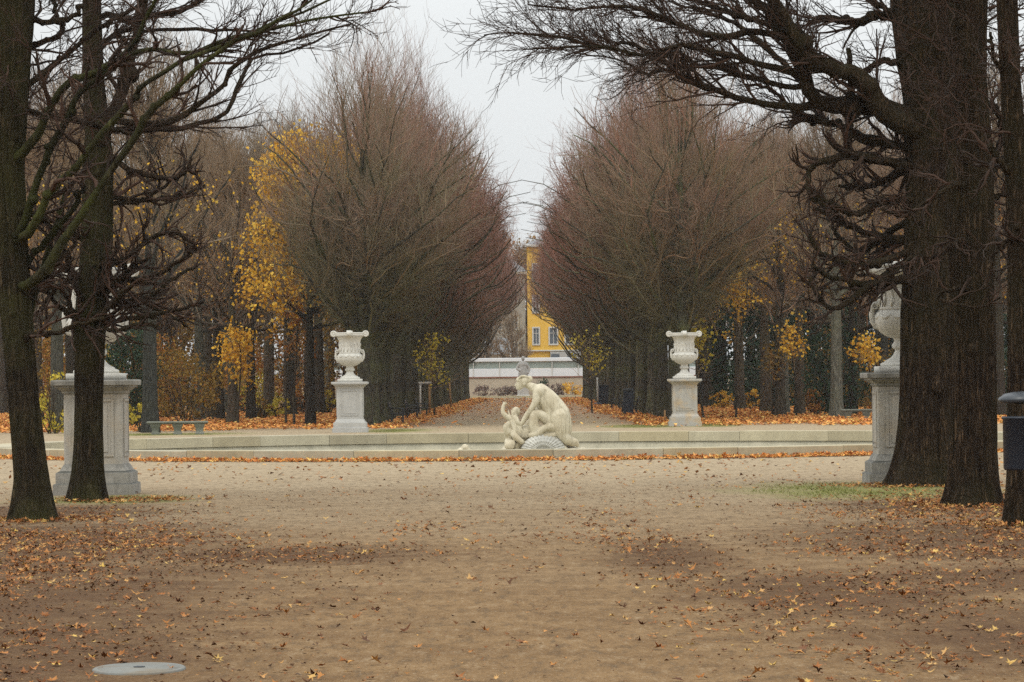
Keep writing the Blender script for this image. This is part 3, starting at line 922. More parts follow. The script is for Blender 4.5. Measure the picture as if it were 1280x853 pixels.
def urn_parts(root, mat):
    kids = []
    f = MB()
    f.square([(.41, 0), (.41, .085), (.40, .095)])
    f.lathe([(.345, .09), (.345, .135), (.325, .15), (.285, .16), (.28, .18), (.235, .20), (.18, .235), (.145, .275), (.118, .33), (.118, .36), (.15, .372), (.165, .40), (.165, .43), (.145, .45), (.125, .50), (.15, .535), (.2, .552)], 36)
    kids.append((obj('foot', f.mesh('foot'), mat, root), []))
    b = MB()
    b.lathe([(.18, .54), (.26, .57), (.335, .625), (.39, .70), (.418, .79), (.415, .87), (.395, .92), (.36, .95), (.352, .97)], 48, ribs=20, ribamp=.035)
    b.lathe([(.352, .965), (.368, .985), (.368, 1.0), (.352, 1.02), (.35, 1.2), (.358, 1.34), (.385, 1.44), (.43, 1.52), (.475, 1.55)], 48)
    # frieze of hanging husks and shallow panels on the drum
    for i in range(16):
        a = (i + .5) / 16 * 2 * math.pi
        pts = [((.36 + .012 * math.sin(t * 9)) * math.cos(a + .06 * math.sin(t * 4)), (.36 + .012 * math.sin(t * 9)) * math.sin(a + .06 * math.sin(t * 4)), 1.02 + .30 * t) for t in np.linspace(0, 1, 7)]
        b.tube(pts, [.012, .02, .024, .02, .024, .018, .008], 6)
    for i in range(12):                                  # garland round the drum's foot
        a0 = i / 12 * 2 * math.pi
        pts = [((.405 + .01 * (1 - (2 * t - 1) ** 2)) * math.cos(a0 + t * math.pi / 6), (.405 + .01 * (1 - (2 * t - 1) ** 2)) * math.sin(a0 + t * math.pi / 6), .915 - .07 * (1 - (2 * t - 1) ** 2)) for t in np.linspace(0, 1, 6)]
        b.tube(pts, [.014, .024, .03, .03, .024, .014], 6)
    kids.append((obj('bowl', b.mesh('bowl'), mat, root), []))
    r = MB()
    prof = [(.46, 1.545), (.485, 1.56), (.49, 1.60), (.475, 1.62), (.495, 1.65), (.485, 1.675), (.44, 1.68), (.40, 1.64), (.34, 1.45), (.02, 1.40)]
    r.lathe(prof, 48, ribs=0)
    kids.append((obj('rim', r.mesh('rim'), mat, root), []))
    for k in range(4):
        v = MB(); volute(v, k * math.pi / 2, .545, 1.635, .112, .13)
        a = k * math.pi / 2
        v.tube([((.44 + .03 * j) * math.cos(a), (.44 + .03 * j) * math.sin(a), 1.60 + .012 * j) for j in range(4)], [.07, .07, .075, .07], 8)
        kids.append((obj('volute', v.mesh('volute'), mat, root), []))
    for k in (0, 2):
        a = k * math.pi / 2
        h = MB()
        pr = [(.34, .70), (.41, .72), (.46, .80), (.475, .90), (.465, 1.0), (.44, 1.06), (.405, 1.07), (.39, 1.03)]
        h.tube([(r_ * math.cos(a), r_ * math.sin(a), z_) for r_, z_ in pr], [.05, .05, .045, .042, .042, .045, .05, .04], 8)
        volute(h, a, .43, 1.03, .055, .12)
        kids.append((obj('handle', h.mesh('handle'), mat, root), []))
    return kids

PED = [((437, 541), 122.0, 'white stone pedestal standing beyond the basin, left of the statue'), ((857, 532.5), 130.5, 'white stone pedestal with ochre stained panel beyond the basin, right of the statue'),
       ((115.5, 620.5), 53.6, 'large near stone pedestal behind the two slim mossy trunks'), ((1151, 603), 55.4, 'large near stone pedestal half hidden behind the thick right trunks')]
URN = ['white stone urn on the pedestal beyond the basin, left of the statue', 'white stone urn on the pedestal beyond the basin, right of the statue',
       'stone urn behind the branches of the slim left trees, on the near pedestal', 'stone urn half hidden behind the thick right trunk, on the near pedestal']
M['pedestal_warm'] = stone('ochre stained limestone', (0.47, 0.45, 0.40), (0.36, 0.34, 0.30), (0.14, 0.13, 0.11), 0.35, warm=(0.50, 0.36, 0.20), top_dirt=0.5)
M['pedestal_far'] = stone('clean pale limestone', (0.49, 0.48, 0.45), (0.38, 0.375, 0.35), (0.16, 0.16, 0.145), 0.3, top_dirt=0.3)
pk = uk = None
for i, ((px_, py_), Y, lab) in enumerate(PED):
    p = at(px_, py_, Y)
    x, yy = p[0], Y + .6
    if i == 3: x = 5.86
    t = thing('pedestal', lab, 'pedestal', (x, yy, 0), 0, 'stone pedestals round the basin')
    pedestal_parts(t, (M['pedestal_far'], M['pedestal_warm'], M['pedestal'], M['pedestal'])[i], M['pedestal_dirty'] if i > 1 else None)
    u = thing('stone_urn', URN[i], 'urn', (x, yy, 1.722), 0, 'stone urns on the pedestals round the basin')
    urn_parts(u, M['urn'])

# ------------------------------------------------------------------ the white statue group in the basin
SY = 86.0
def S(cx, cy, dy=0.0):
    """Point of the statue traced in the enlarged photograph; dy = metres towards the far side."""
    p = at(610 + cx / 6.562, 455 + cy / 6.562, SY)
    return np.array([p[0], p[1] + dy, p[2]])
PXM = SY / FPX / 6.562          # metres per enlarged pixel

def capsule(mb, pts, rads, m=14, n=14):
    """Smooth tapered limb with rounded ends."""
    P = resample(pts, n); R = np.interp(np.linspace(0, 1, n), np.linspace(0, 1, len(rads)), rads)
    d0, d1 = norm(P[1] - P[0]), norm(P[-1] - P[-2])
    P = np.vstack([P[0] - d0 * R[0] * .9, P[0] - d0 * R[0] * .55, P, P[-1] + d1 * R[-1] * .55, P[-1] + d1 * R[-1] * .9])
    R = np.concatenate([[R[0] * .3, R[0] * .8], R, [R[-1] * .8, R[-1] * .3]])
    mb.tube(P, R, m)

def ball(mb, c, r, n=14):
    r = np.broadcast_to(np.asarray(r, float), (3,))
    prof = [(math.sin(a), -math.cos(a)) for a in np.linspace(.12, math.pi - .12, 10)]
    q = MB(); q.lathe(prof, n)
    mb.add(np.vstack(q.V) * r + np.asarray(c), np.vstack(q.Q), np.vstack(q.T))

def fuse(name, mb, mat, parent, voxel=.02, smooth=4):
    o = obj(name, mb.mesh(name), mat, parent)
    r = o.modifiers.new('fuse', 'REMESH'); r.mode = 'VOXEL'; r.voxel_size = voxel; r.use_smooth_shade = True
    s = o.modifiers.new('soften', 'SMOOTH'); s.factor = .5; s.iterations = smooth
    return o

grp = thing('statue_group', 'cream marble group of a bending woman, reclining figure and infant in the basin', 'statue', (0, 0, 0))
E = PXM
# rocks
rk = MB()
rr_ = np.random.default_rng(4)
for cx, cy, r in ((180, 690, 60), (300, 700, 70), (440, 700, 80), (580, 690, 70), (700, 705, 55), (760, 712, 40), (640, 690, 60), (230, 650, 50), (520, 650, 60)):
    ball(rk, S(cx, cy + 12, rr_.uniform(-.1, .35)), (r * E * 1.1, r * E * 1.3, r * E * .75))
for cx in np.linspace(150, 770, 9):
    ball(rk, S(cx, 740, .1), (70 * E, .5, .16))
fuse('rock_base', rk, M['statue'], grp, .025, 3)
# bending woman
w = MB()
capsule(w, [S(430, 215), S(480, 270), S(545, 350), S(590, 420)], [58 * E, 74 * E, 82 * E, 88 * E])            # trunk
capsule(w, [S(400, 215, -.05), S(455, 300, -.05), S(520, 390, -.03), S(560, 440, 0)], [45 * E, 52 * E, 62 * E, 70 * E])
ball(w, S(595, 430, .05), (84 * E, .20, 82 * E)); ball(w, S(570, 440, -.1), (78 * E, .17, 80 * E))
ball(w, S(415, 225, -.17), (45 * E, .1, 42 * E)); ball(w, S(415, 215, .17), (45 * E, .1, 42 * E))              # shoulders
ball(w, S(412, 290, -.09), (34 * E, .085, 32 * E)); ball(w, S(420, 285, .1), (34 * E, .085, 32 * E))           # breast
capsule(w, [S(405, 210), S(350, 185), S(312, 165)], [42 * E, 32 * E, 30 * E])                                  # neck
capsule(w, [S(400, 220, -.17), S(392, 300, -.2), S(368, 350, -.2), S(320, 420, -.17), S(275, 490, -.12), S(262, 525, -.1)], [32 * E, 31 * E, 25 * E, 24 * E, 17 * E, 16 * E])
capsule(w, [S(420, 225, .17), S(425, 330, .2), S(400, 400, .2), S(345, 470, .15), S(300, 520, .1)], [34 * E, 30 * E, 25 * E, 23 * E, 16 * E])
for k in range(4):                                                                                             # fingers
    a = S(262 + k * 5, 522, -.1 + k * .022)
    capsule(w, [a, a + np.array([-.01 + .01 * k, -.01, -.05]), a + np.array([.015 + .01 * k, -.01, -.085])], [.014, .013, .01], 8, 6)
a = S(270, 515, -.14); capsule(w, [a, a + np.array([.03, -.02, -.03]), a + np.array([.05, -.01, -.05])], [.014, .013, .01], 8, 6)
capsule(w, [S(585, 430, -.1), S(600, 520, -.16), S(612, 585, -.16), S(650, 625, -.1), S(690, 650, -.05)], [80 * E, 68 * E, 50 * E, 46 * E, 30 * E])     # near leg
capsule(w, [S(600, 440, .1), S(630, 540, .12), S(640, 600, .1), S(690, 635, .1)], [82 * E, 62 * E, 44 * E, 30 * E])
capsule(w, [S(690, 650, -.05), S(715, 640, -.03), S(735, 668, -.02)], [30 * E, 28 * E, 18 * E])
capsule(w, [S(700, 630, .1), S(725, 650, .12)], [28 * E, 20 * E])
body = fuse('bending_woman', w, M['statue'], grp, .018, 4)
# her head: turned down to the left, with bound hair and a knot at the back
hd = MB()
ball(hd, S(288, 148), (50 * E, .105, 48 * E)); ball(hd, S(262, 172), (36 * E, .08, 40 * E)); ball(hd, S(252, 196), (22 * E, .055, 20 * E))
capsule(hd, [S(236, 160), S(227, 178), S(232, 184)], [7 * E, 9 * E, 7 * E], 8, 6)                              # nose
for s in (-.035, .035):
    ball(hd, S(243, 160, s), (9 * E, .02, 8 * E))
ball(hd, S(236, 194), (8 * E, .03, 5 * E)); ball(hd, S(236, 203), (9 * E, .03, 6 * E))
ball(hd, S(300, 165, -.1), (10 * E, .015, 16 * E)); ball(hd, S(300, 165, .1), (10 * E, .015, 16 * E))
hs = fuse('head', hd, M['statue'], grp, .012, 2)
hr = MB()
ball(hr, S(296, 138), (56 * E, .115, 46 * E)); ball(hr, S(340, 124), (27 * E, .07, 26 * E)); ball(hr, S(262, 132), (34 * E, .1, 26 * E))
for k in range(9):
    y = -.11 + k * .0275
    capsule(hr, [S(248, 124, y * .7), S(264, 108, y * .9), S(290, 98, y * .9), S(330, 112, y * .6)], [7 * E, 9 * E, 9 * E, 8 * E], 8, 8)
ho = fuse('hair', hr, M['statue'], hs, .013, 1)
# reclining figure with raised knee
q = MB()
capsule(q, [S(230, 600, .05), S(290, 570, .05), S(350, 560, .05), S(420, 560, .08)], [62 * E, 68 * E, 62 * E, 60 * E])
capsule(q, [S(400, 575, -.12), S(375, 500, -.16), S(375, 425, -.18)], [52 * E, 46 * E, 38 * E])                # raised shin and knee
ball(q, S(385, 415, -.18), (45 * E, .1, 42 * E))
capsule(q, [S(385, 412, -.16), S(440, 425, -.12), S(500, 470, -.06), S(545, 520, 0)], [42 * E, 44 * E, 52 * E, 46 * E])  # thigh
capsule(q, [S(560, 545, -.1), S(520, 520, -.22), S(460, 530, -.24), S(410, 565, -.22), S(350, 590, -.2)], [34 * E, 34 * E, 30 * E, 30 * E, 24 * E])       # lower leg
capsule(q, [S(560, 545, -.1), S(540, 580, -.18), S(480, 590, -.22), S(430, 600, -.22)], [30 * E, 28 * E, 24 * E, 18 * E])
capsule(q, [S(250, 580, .1), S(190, 600, .05), S(165, 655, -.1)], [45 * E, 38 * E, 34 * E])
capsule(q, [S(200, 560, -.1), S(230, 600, -.24), S(280, 640, -.26)], [30 * E, 27 * E, 22 * E])
ball(q, S(178, 660, -.14), (42 * E, .12, 40 * E)); ball(q, S(165, 668, -.24), (20 * E, .05, 22 * E))
for k in range(6):
    capsule(q, [S(190 - k * 6, 625 + k * 3, -.2), S(215 - k * 14, 650 + k * 4, -.27), S(205 - k * 10, 690, -.28)], [9 * E, 12 * E, 8 * E], 8, 7)
fuse('reclining_figure', q, M['statue'], grp, .018, 3)
# infant with raised arm
c = MB()
ball(c, S(230, 392, .02), (38 * E, .085, 40 * E)); ball(c, S(212, 410, -.02), (24 * E, .06, 24 * E))
capsule(c, [S(225, 425), S(205, 480), S(185, 550), S(180, 600)], [26 * E, 46 * E, 50 * E, 46 * E])
capsule(c, [S(185, 455, -.08), S(150, 430, -.1), S(122, 395, -.1), S(125, 350, -.08), S(134, 330, -.08)], [24 * E, 22 * E, 18 * E, 16 * E, 13 * E])
for k in range(4):
    a = S(126 + k * 7, 328, -.08); capsule(c, [a, a + np.array([.006 * k - .01, 0, .03]), a + np.array([.008 * k, -.01, .05])], [.012, .011, .009], 8, 6)
a = S(148, 332, -.08); capsule(c, [a, a + np.array([.03, 0, .012])], [.012, .010], 8, 5)
capsule(c, [S(225, 440, -.1), S(245, 480, -.15), S(265, 510, -.12)], [22 * E, 19 * E, 14 * E])
capsule(c, [S(165, 560, -.1), S(150, 520, -.14), S(165, 490, -.14)], [34 * E, 28 * E, 20 * E])
fuse('infant', c, M['statue'], grp, .015, 3)
# fluttering drapery between the infant and the reclining figure
dr = MB()
for k in range(7):
    capsule(dr, [S(165 + k * 9, 380 + (k % 3) * 25, -.06 - .01 * k), S(190 + k * 9, 470, -.12), S(215 + k * 10, 545, -.14), S(250 + k * 12, 600, -.12)], [6 * E, 12 * E, 15 * E, 12 * E], 8, 10)
fuse('drapery', dr, M['statue'], grp, .014, 2)
# shell: a fan of ribs with raised growth bands
sh = MB()
nr, nc = 14, 15 * 4
base = S(452, 712, -.34)
RW, RH = 182 * E, 132 * E
V = []
for i in range(nr):
    f = i / (nr - 1)
    for j in range(nc + 1):
        a = math.pi * (.04 + .92 * j / nc)
        rib = abs(math.sin(j / 4 * math.pi)) * .035 * (.3 + f) + (.02 if i % 3 == 1 else 0)
        x = math.cos(a) * RW * (f ** .8); z = math.sin(a) * RH * (f ** .8)
        dep = -.17 * math.sin(min(1, f) * math.pi * .5) + .30 * f ** 2 - rib
        V.append((base[0] + x, base[1] + dep, base[2] + max(z, .0)))
Q = []
for i in range(nr - 1):
    for j in range(nc):
        a = i * (nc + 1) + j
        Q.append([a, a + 1, a + nc + 2, a + nc + 1])
so = obj('shell', mesh_np('shell', V, Q), M['shell'], grp)
sm = so.modifiers.new('thick', 'SOLIDIFY'); sm.thickness = .05; sm.offset = 1

# small stone head in the basin left of the group
p = at(579.5, 563, 84.0)
sb = MB()
rs = np.random.default_rng(8)
ball(sb, (p[0] + .03, p[1], p[2] + .03), (.09, .1, .12)); ball(sb, (p[0] - .05, p[1], p[2] + .01), (.06, .08, .07)); ball(sb, (p[0] + .08, p[1] - .03, p[2] + .07), (.04, .05, .06)); ball(sb, (p[0] - .08, p[1] - .06, p[2] - .05), (.10, .1, .1)); ball(sb, (p[0] + .1, p[1], p[2] - .04), (.09, .1, .1)); ball(sb, (p[0], p[1], p[2] - .4), (.17, .2, .36))
ball(sb, (p[0] + .02, p[1] - .1, p[2] + .05), (.04, .03, .04))
spout = fuse('stone_spout', sb, M['statue'], None, .02, 2)
tag(spout, 'small white stone water spout just left of the statue group', 'water spout')

# ------------------------------------------------------------------ stone benches
def stone_bench(px_, py_, length, lab, rz):
    p = gnd(px_, py_)
    t = thing('stone_bench', lab, 'bench', (p[0], p[1], 0), rz, 'backless stone benches beyond the basin')
    s = MB(); s.box((0, 0, .415), (length, .46, .07), .018); s.box((0, 0, .365), (length - .10, .38, .028), .008)
    obj('seat', s.mesh('seat', False), M['bench_stone'], t)
    for x in (-length * .36, 0, length * .36):
        l = MB()
        l.square([(.15, -.02), (.15, .05), (.125, .07), (.115, .13), (.135, .22), (.165, .29), (.18, .35)], (x, 0, 0))
        obj('leg', l.mesh('leg', False), M['bench_stone'], t)
    return t
stone_bench(222, 543.5, 2.05, 'grey stone bench beyond the basin by the pale trunk, left of the urns', math.radians(3))
stone_bench(1083, 525.5, 2.05, 'grey stone bench beyond the basin, partly behind the right near pedestal', math.radians(-3))

# ------------------------------------------------------------------ black park benches in the avenue
def park_bench(x, y, rz, lab):
    t = thing('park_bench', lab, 'bench', (x, y, 0), rz, 'black slatted benches under the avenue trees')
    s = MB()
    for k in range(5): s.box((0, -.18 + k * .09, .45), (1.9, .07, .03), .006)
    obj('seat', s.mesh('seat', False), M['black'], t)
    b = MB()
    for k in range(4): b.box((0, .25 + k * .03, .56 + k * .1), (1.9, .03, .075), .006)
    obj('backrest', b.mesh('backrest', False), M['black'], t)
    for x_ in (-.8, .8):
        l = MB()
        l.tube(resample([(x_, -.22, 0), (x_, -.2, .25), (x_, -.22, .44)], 8), .022, 8)
        l.tube(resample([(x_, .34, 0), (x_, .2, .25), (x_, .22, .45), (x_, .36, .92)], 10), .022, 8)
        l.tube([(x_, -.22, .43), (x_, .22, .43)], .02, 8)
        l.tube(resample([(x_, -.2, .44), (x_, -.22, .62), (x_, .0, .66), (x_, .28, .66)], 10), .018, 8)
        obj('leg', l.mesh('leg'), M['black'], t)
for px_, py_, s, lab in ((480, 531, -1, 'nearest black bench, left edge of the avenue behind the left far pedestal'), (502, 525, -1, 'second black bench along the left row of trunks'), (518, 521, -1, 'third black bench along the left row, short of the timber tree stake'),
                         (809, 519, 1, 'black bench under the right row, close left of the right far pedestal'), (795, 517, 1, 'black bench beside the tall blue bin under the right row'), (769, 513, 1, 'farthest black bench under the right row')):
    p = gnd(px_, py_)
    park_bench(-5.2 if s < 0 else 5.2, p[1], -s * math.pi / 2, lab)

# ------------------------------------------------------------------ bins
def pole_bin(x, y, lab, body_m, r=.19, h=.62, z0=.5, post=True, cap_r=.25):
    t = thing('waste_bin', lab, 'bin', (x, y, 0))
    b = MB(); b.lathe([(r * .94, z0), (r, z0 + .02), (r * 1.02, z0 + h - .03), (r * 1.07, z0 + h - .025), (r * 1.07, z0 + h), (r * .97, z0 + h), (r * .9, z0 + .05)], 28)
    obj('body', b.mesh('body'), body_m, t)
    c = MB(); zt = z0 + h + .14
    c.lathe([(.03, zt - .01), (cap_r * .9, zt), (cap_r, zt + .02), (cap_r * .98, zt + .05), (cap_r * .75, zt + .095), (cap_r * .35, zt + .115), (.02, zt + .12)], 28)
    obj('cap', c.mesh('cap'), M['cap'], t)
    q = MB(); q.tube([(r + .06, .0, 0), (r + .06, .0, zt + .03)], .035, 12)
    q.box((r + .02, 0, z0 + .1), (.1, .05, .03), .004); q.box((r + .02, 0, z0 + h - .12), (.1, .05, .03), .004); q.box((r * .5 + .03, 0, zt + .012), (r + .1, .04, .02), .004)
    obj('post', q.mesh('post'), body_m, t)
    return t
p = at(1279, 640, 37.6)
pole_bin(p[0], 37.6, 'dark blue round bin with domed grey lid beside the rightmost trunk', M['navy'], r=.2, h=.56, z0=.65)
p = gnd(800, 524)
t = thing('waste_bin', 'tall dark blue box bin under the right row of the avenue', 'bin', (5.0, p[1] + 18, 0))
b = MB(); b.box((0, 0, .62), (.5, .5, 1.15), .03); obj('body', b.mesh('body', False), M['navy'], t)
b = MB(); b.box((0, 0, 1.24), (.56, .56, .06), .02); b.box((0, 0, 1.29), (.46, .46, .05), .02); obj('lid', b.mesh('lid', False), M['cap'], t)
b = MB(); b.box((0, 0, .03), (.56, .56, .06), .01); obj('base', b.mesh('base', False), M['black'], t)
t = thing('waste_bin', 'dark box bin beside a pale post far along the right row', 'bin', (5.5, 255, 0))
b = MB(); b.box((0, 0, .75), (.75, .7, 1.3), .03); obj('body', b.mesh('body', False), M['navy'], t)
b = MB(); b.box((0, 0, 1.43), (.82, .78, .06), .02); obj('lid', b.mesh('lid', False), M['cap'], t)
t = thing('marker_post', 'pale slim post on a dark foot beside the far bin', 'post', (5.0, 252, 0))
b = MB(); b.tube([(0, 0, .15), (0, 0, 2.0)], .06, 10); obj('pole', b.mesh('pole'), M['white_wood'], t)
b = MB(); b.lathe([(.3, 0), (.3, .12), (.2, .22), (.08, .25)], 16); obj('foot', b.mesh('foot'), M['navy'], t)

# timber frame staking a young tree in the left row
y0 = 188.0
t = thing('tree_stake', 'timber frame of two posts and a crossbar staking a tree, left row', 'tree stake', (-5.3, y0, 0))
for dx, mt, rad in ((-.22, 'white_wood', .05), (.26, 'wood', .06)):
    b = MB(); b.tube([(dx, 0, 0), (dx, 0, 1.75)], [rad, rad], 10); obj('post', b.mesh('post'), M[mt], t)
b = MB(); b.box((.02, -.07, 1.7), (.66, .04, .09), .006); obj('crossbar', b.mesh('crossbar', False), M['white_wood'], t)
b = MB(); b.tube([(-4.85, 233, 0), (-4.95, 233, 1.7)], [.06, .05], 10)
tag(obj('timber_post', b.mesh('timber_post'), M['wood']), 'single brown timber post farther along the left row', 'post')
b = MB(); b.tube([(5.5, 143, 0), (5.5, 143, .5)], [.04, .035], 10)
tag(obj('timber_post', b.mesh('timber_post'), M['wood']), 'short orange timber peg beside the first right trunk', 'post')

# round concrete cover let into the near path
p = gnd(174, 837.5)
cv = thing('manhole_cover', 'pale grey round concrete cover in the damp path', 'cover', (p[0], p[1], 0))
b = MB(); b.lathe([(.27, -.05), (.27, .008), (.262, .014), (.24, .012), (.235, .006), (.225, .006), (.22, .013), (.01, .016)], 40)
vv = np.vstack(b.V) * np.array([.97, 1.45, 1])
obj('lid', mesh_np('lid', vv, np.vstack(b.Q), np.vstack(b.T)), M['concrete'], cv)
b = MB(); b.lathe([(.02, .012), (.035, .02), (.02, .022)], 16); obj('lifting_eye', b.mesh('lifting_eye'), M['cap'], cv)

# ------------------------------------------------------------------ the far end of the avenue
M['garden_wall'] = plain('beige rendered garden wall', (0.42, 0.36, 0.27), .9, .25, 1.2)
M['brick_cap'] = plain('red brown brick coping', (0.22, 0.11, 0.08), .9, .3, 3)
M['screen'] = plain('white wall panel', (0.62, 0.64, 0.65), .7, .08, .6)
M['glazing'] = plain('grey green translucent band', (0.25, 0.30, 0.27), .35, .45, .5, .5)
M['yellow_render'] = plain('ochre yellow render', (0.68, 0.42, 0.07), .9, .12, .8)
M['window_pale'] = plain('pale window surround', (0.5, 0.49, 0.45), .7, .1, 2)
M['pane'] = plain('dull window glass', (0.10, 0.12, 0.14), .2, .3, 2, .5)
M['grey_render'] = plain('grey render', (0.36, 0.36, 0.34), .9, .2, .4)
M['grey_roof'] = plain('slate roof', (0.2, 0.21, 0.22), .8, .2, 1)
b = MB(); b.box((0, 388, .07), (16, 1.2, .16), .02); b.box((0, 389.2, .15), (16, 1.2, .30), .02)
tag(obj('stone_step', b.mesh('stone_step', False), M['coping']), 'pale low stone step across the far end of the avenue', 'step')
t = thing('garden_wall', 'beige wall with brick coping closing the avenue', 'wall', (0, 402, 0))
b = MB(); b.box((0, 0, 1.1), (70, .5, 2.3)); obj('wall_face', b.mesh('wall_face', False), M['garden_wall'], t)
b = MB(); b.box((0, 0, 2.33), (70, .7, .16), .02); obj('coping', b.mesh('coping', False), M['brick_cap'], t)
t = thing('screen_wall', 'white paneled screen wall above the beige garden wall', 'wall', (0, 412, 0))
b = MB()
for i in range(24): b.box((-34.5 + i * 3, 0, 1.7 + .0), (2.96, .25, 3.3), .02)
obj('panel', b.mesh('panel', False), M['screen'], t)
b = MB(); b.box((0, .05, 3.75), (72, .12, .76)); obj('glazing_band', b.mesh('glazing_band', False), M['glazing'], t)
b = MB(); b.box((0, 0, 4.35), (72, .5, .42), .04); obj('cap_rail', b.mesh('cap_rail', False), M['screen'], t)
b = MB()
for i in range(25): b.box((-36 + i * 3, -.05, 2.0), (.10, .3, 4.1), .01)
obj('post', b.mesh('post', False), M['window_pale'], t)

def window(parent, x, z, w, h, y=-.06):
    f = MB()
    for dx in (-w / 2 - .09, w / 2 + .09): f.box((x + dx, y, z), (.18, .16, h + .36), .01)
    for dz in (-h / 2 - .09, h / 2 + .09): f.box((x, y - .01, z + dz), (w + .02, .16, .18), .01)
    f.box((x, y + .02, z), (.07, .06, h)); f.box((x, y + .022, z + h * .18), (w, .06, .07))
    fo = obj('window', f.mesh('window', False), M['window_pale'], parent)
    g_ = MB(); g_.box((x, y + .05, z), (w, .03, h)); obj('pane', g_.mesh('pane', False), M['pane'], fo)
t = thing('yellow_building', 'ochre yellow house with pale framed windows beyond the screen wall', 'building', (0, 440, 0))
x0, x1 = 0.25, 16
b = MB(); b.box(((x0 + x1) / 2, 6, 9.2), (x1 - x0, 12, 18.4)); obj('wall', b.mesh('wall', False), M['yellow_render'], t)
for fl in range(3):
    for k in range(5):
        window(t, 1.45 + k * 1.95 if k else 1.3, 7.4 + fl * 3.9, .85 if k else .62, 1.9)
b = MB(); b.box(((x0 + x1) / 2, -.15, 5.62), (x1 - x0 + .2, .35, .16), .02); b.box(((x0 + x1) / 2, -.2, 18.45), (x1 - x0 + .5, .8, .3), .04); obj('cornice', b.mesh('cornice', False), M['window_pale'], t)
b = MB(); b.box((6.6, -.6, 4.6), (7.2, 1.1, 1.7), .03); pn = obj('porch', b.mesh('porch', False), M['grey_render'], t)
for xx in (3.6, 5.6, 7.6):
    b = MB(); b.box((xx, -1.17, 4.6), (1.0, .06, 1.2), .01); obj('pane', b.mesh('pane', False), M['pane'], pn)
b = MB(); V = [(x0 - .3, -.4, 18.6), (x1 + .3, -.4, 18.6), (x1 + .3, 12.4, 18.6), (x0 - .3, 12.4, 18.6), (x0 + 3, 6, 20.2), (x1 - 3, 6, 20.2)]
b.add(V, [[0, 1, 5, 4], [2, 3, 4, 5], [0, 3, 2, 1]], [[1, 2, 5], [3, 0, 4]]); obj('roof', b.mesh('roof', False), M['grey_roof'], t)
t = thing('grey_building', 'tall pale grey building left of the yellow house', 'building', (0, 452, 0))
b = MB(); b.box((-3.2, 6, 7.7), (6.4, 12, 15.4)); obj('wall', b.mesh('wall', False), M['grey_render'], t)
b = MB(); b.box((-3.2, 5.8, 15.5), (7.0, 12.6, .35), .04); obj('cornice', b.mesh('cornice', False), M['window_pale'], t)
for fl in range(3):
    for k in range(3): window(t, -5.4 + k * 2.0, 5.9 + fl * 3.4, .8, 1.6)
b = MB(); V = [(-6.8, -.4, 15.7), (.4, -.4, 15.7), (.4, 12, 15.7), (-6.8, 12, 15.7), (-5.2, 6, 17.2), (-1.4, 6, 17.2)]
b.add(V, [[0, 1, 5, 4], [2, 3, 4, 5], [0, 3, 2, 1]], [[1, 2, 5], [3, 0, 4]]); obj('roof', b.mesh('roof', False), M['grey_roof'], t)
t = thing('low_grey_house', 'low pale house with grey pitched roof beyond the screen wall', 'building', (0, 436, 0))
b = MB(); b.box((-9, 4, 2.6), (14, 8, 5.2)); obj('wall', b.mesh('wall', False), M['garden_wall'], t)
V = [(-16.4, -.4, 5.2), (-1.6, -.4, 5.2), (-1.6, 8.4, 5.2), (-16.4, 8.4, 5.2), (-16.4, 4, 7.2), (-1.6, 4, 7.2)]
b = MB(); b.add(V, [[0, 1, 5, 4], [2, 3, 4, 5], [0, 3, 2, 1]], [[1, 2, 5], [3, 0, 4]]); obj('roof', b.mesh('roof', False), M['grey_roof'], t)
for k in range(4): window(t, -4 - k * 2.6, 3.7, 1.0, 1.2)

# grey draped statue on a white pedestal at the end of the avenue
fs = thing('garden_statue', 'grey draped stone statue standing on a white pedestal before the garden wall', 'statue', (-.32, 393, 0))
b = MB(); b.square([(.85, -.05), (.85, .22), (.7, .32), (.62, .4), (.62, 1.75), (.68, 1.8), (.78, 1.88), (.78, 2.02)]); obj('pedestal', b.mesh('pedestal', False), M['pedestal_far'], fs)
b = MB()
capsule(b, [(0, 0, 2.0), (.03, 0, 2.7), (-.03, 0, 3.3), (0, 0, 3.72)], [.55, .50, .40, .42])
capsule(b, [(-.34, 0, 3.75), (.34, 0, 3.75)], [.22, .22]); capsule(b, [(0, 0, 3.8), (0, -.02, 4.15)], [.14, .12])
ball(b, (0.02, -.03, 4.36), (.2, .22, .26)); ball(b, (.02, -.24, 4.33), (.04, .06, .05))
capsule(b, [(-.42, -.05, 3.7), (-.62, -.15, 3.25), (-.3, -.42, 3.05)], [.17, .15, .11]); capsule(b, [(.42, -.05, 3.7), (.66, -.05, 3.2), (.55, -.25, 2.75)], [.17, .15, .12])
for k in range(9):
    a = -2.7 + k * .27
    capsule(b, [(.5 * math.cos(a), .5 * math.sin(a), 2.0), (.5 * math.cos(a + .1), .47 * math.sin(a + .1), 2.8), (.36 * math.cos(a + .4), .36 * math.sin(a + .4), 3.5)], [.08, .07, .05], 8, 8)
fuse('draped_figure', b, M['far_statue'], fs, .035, 2)
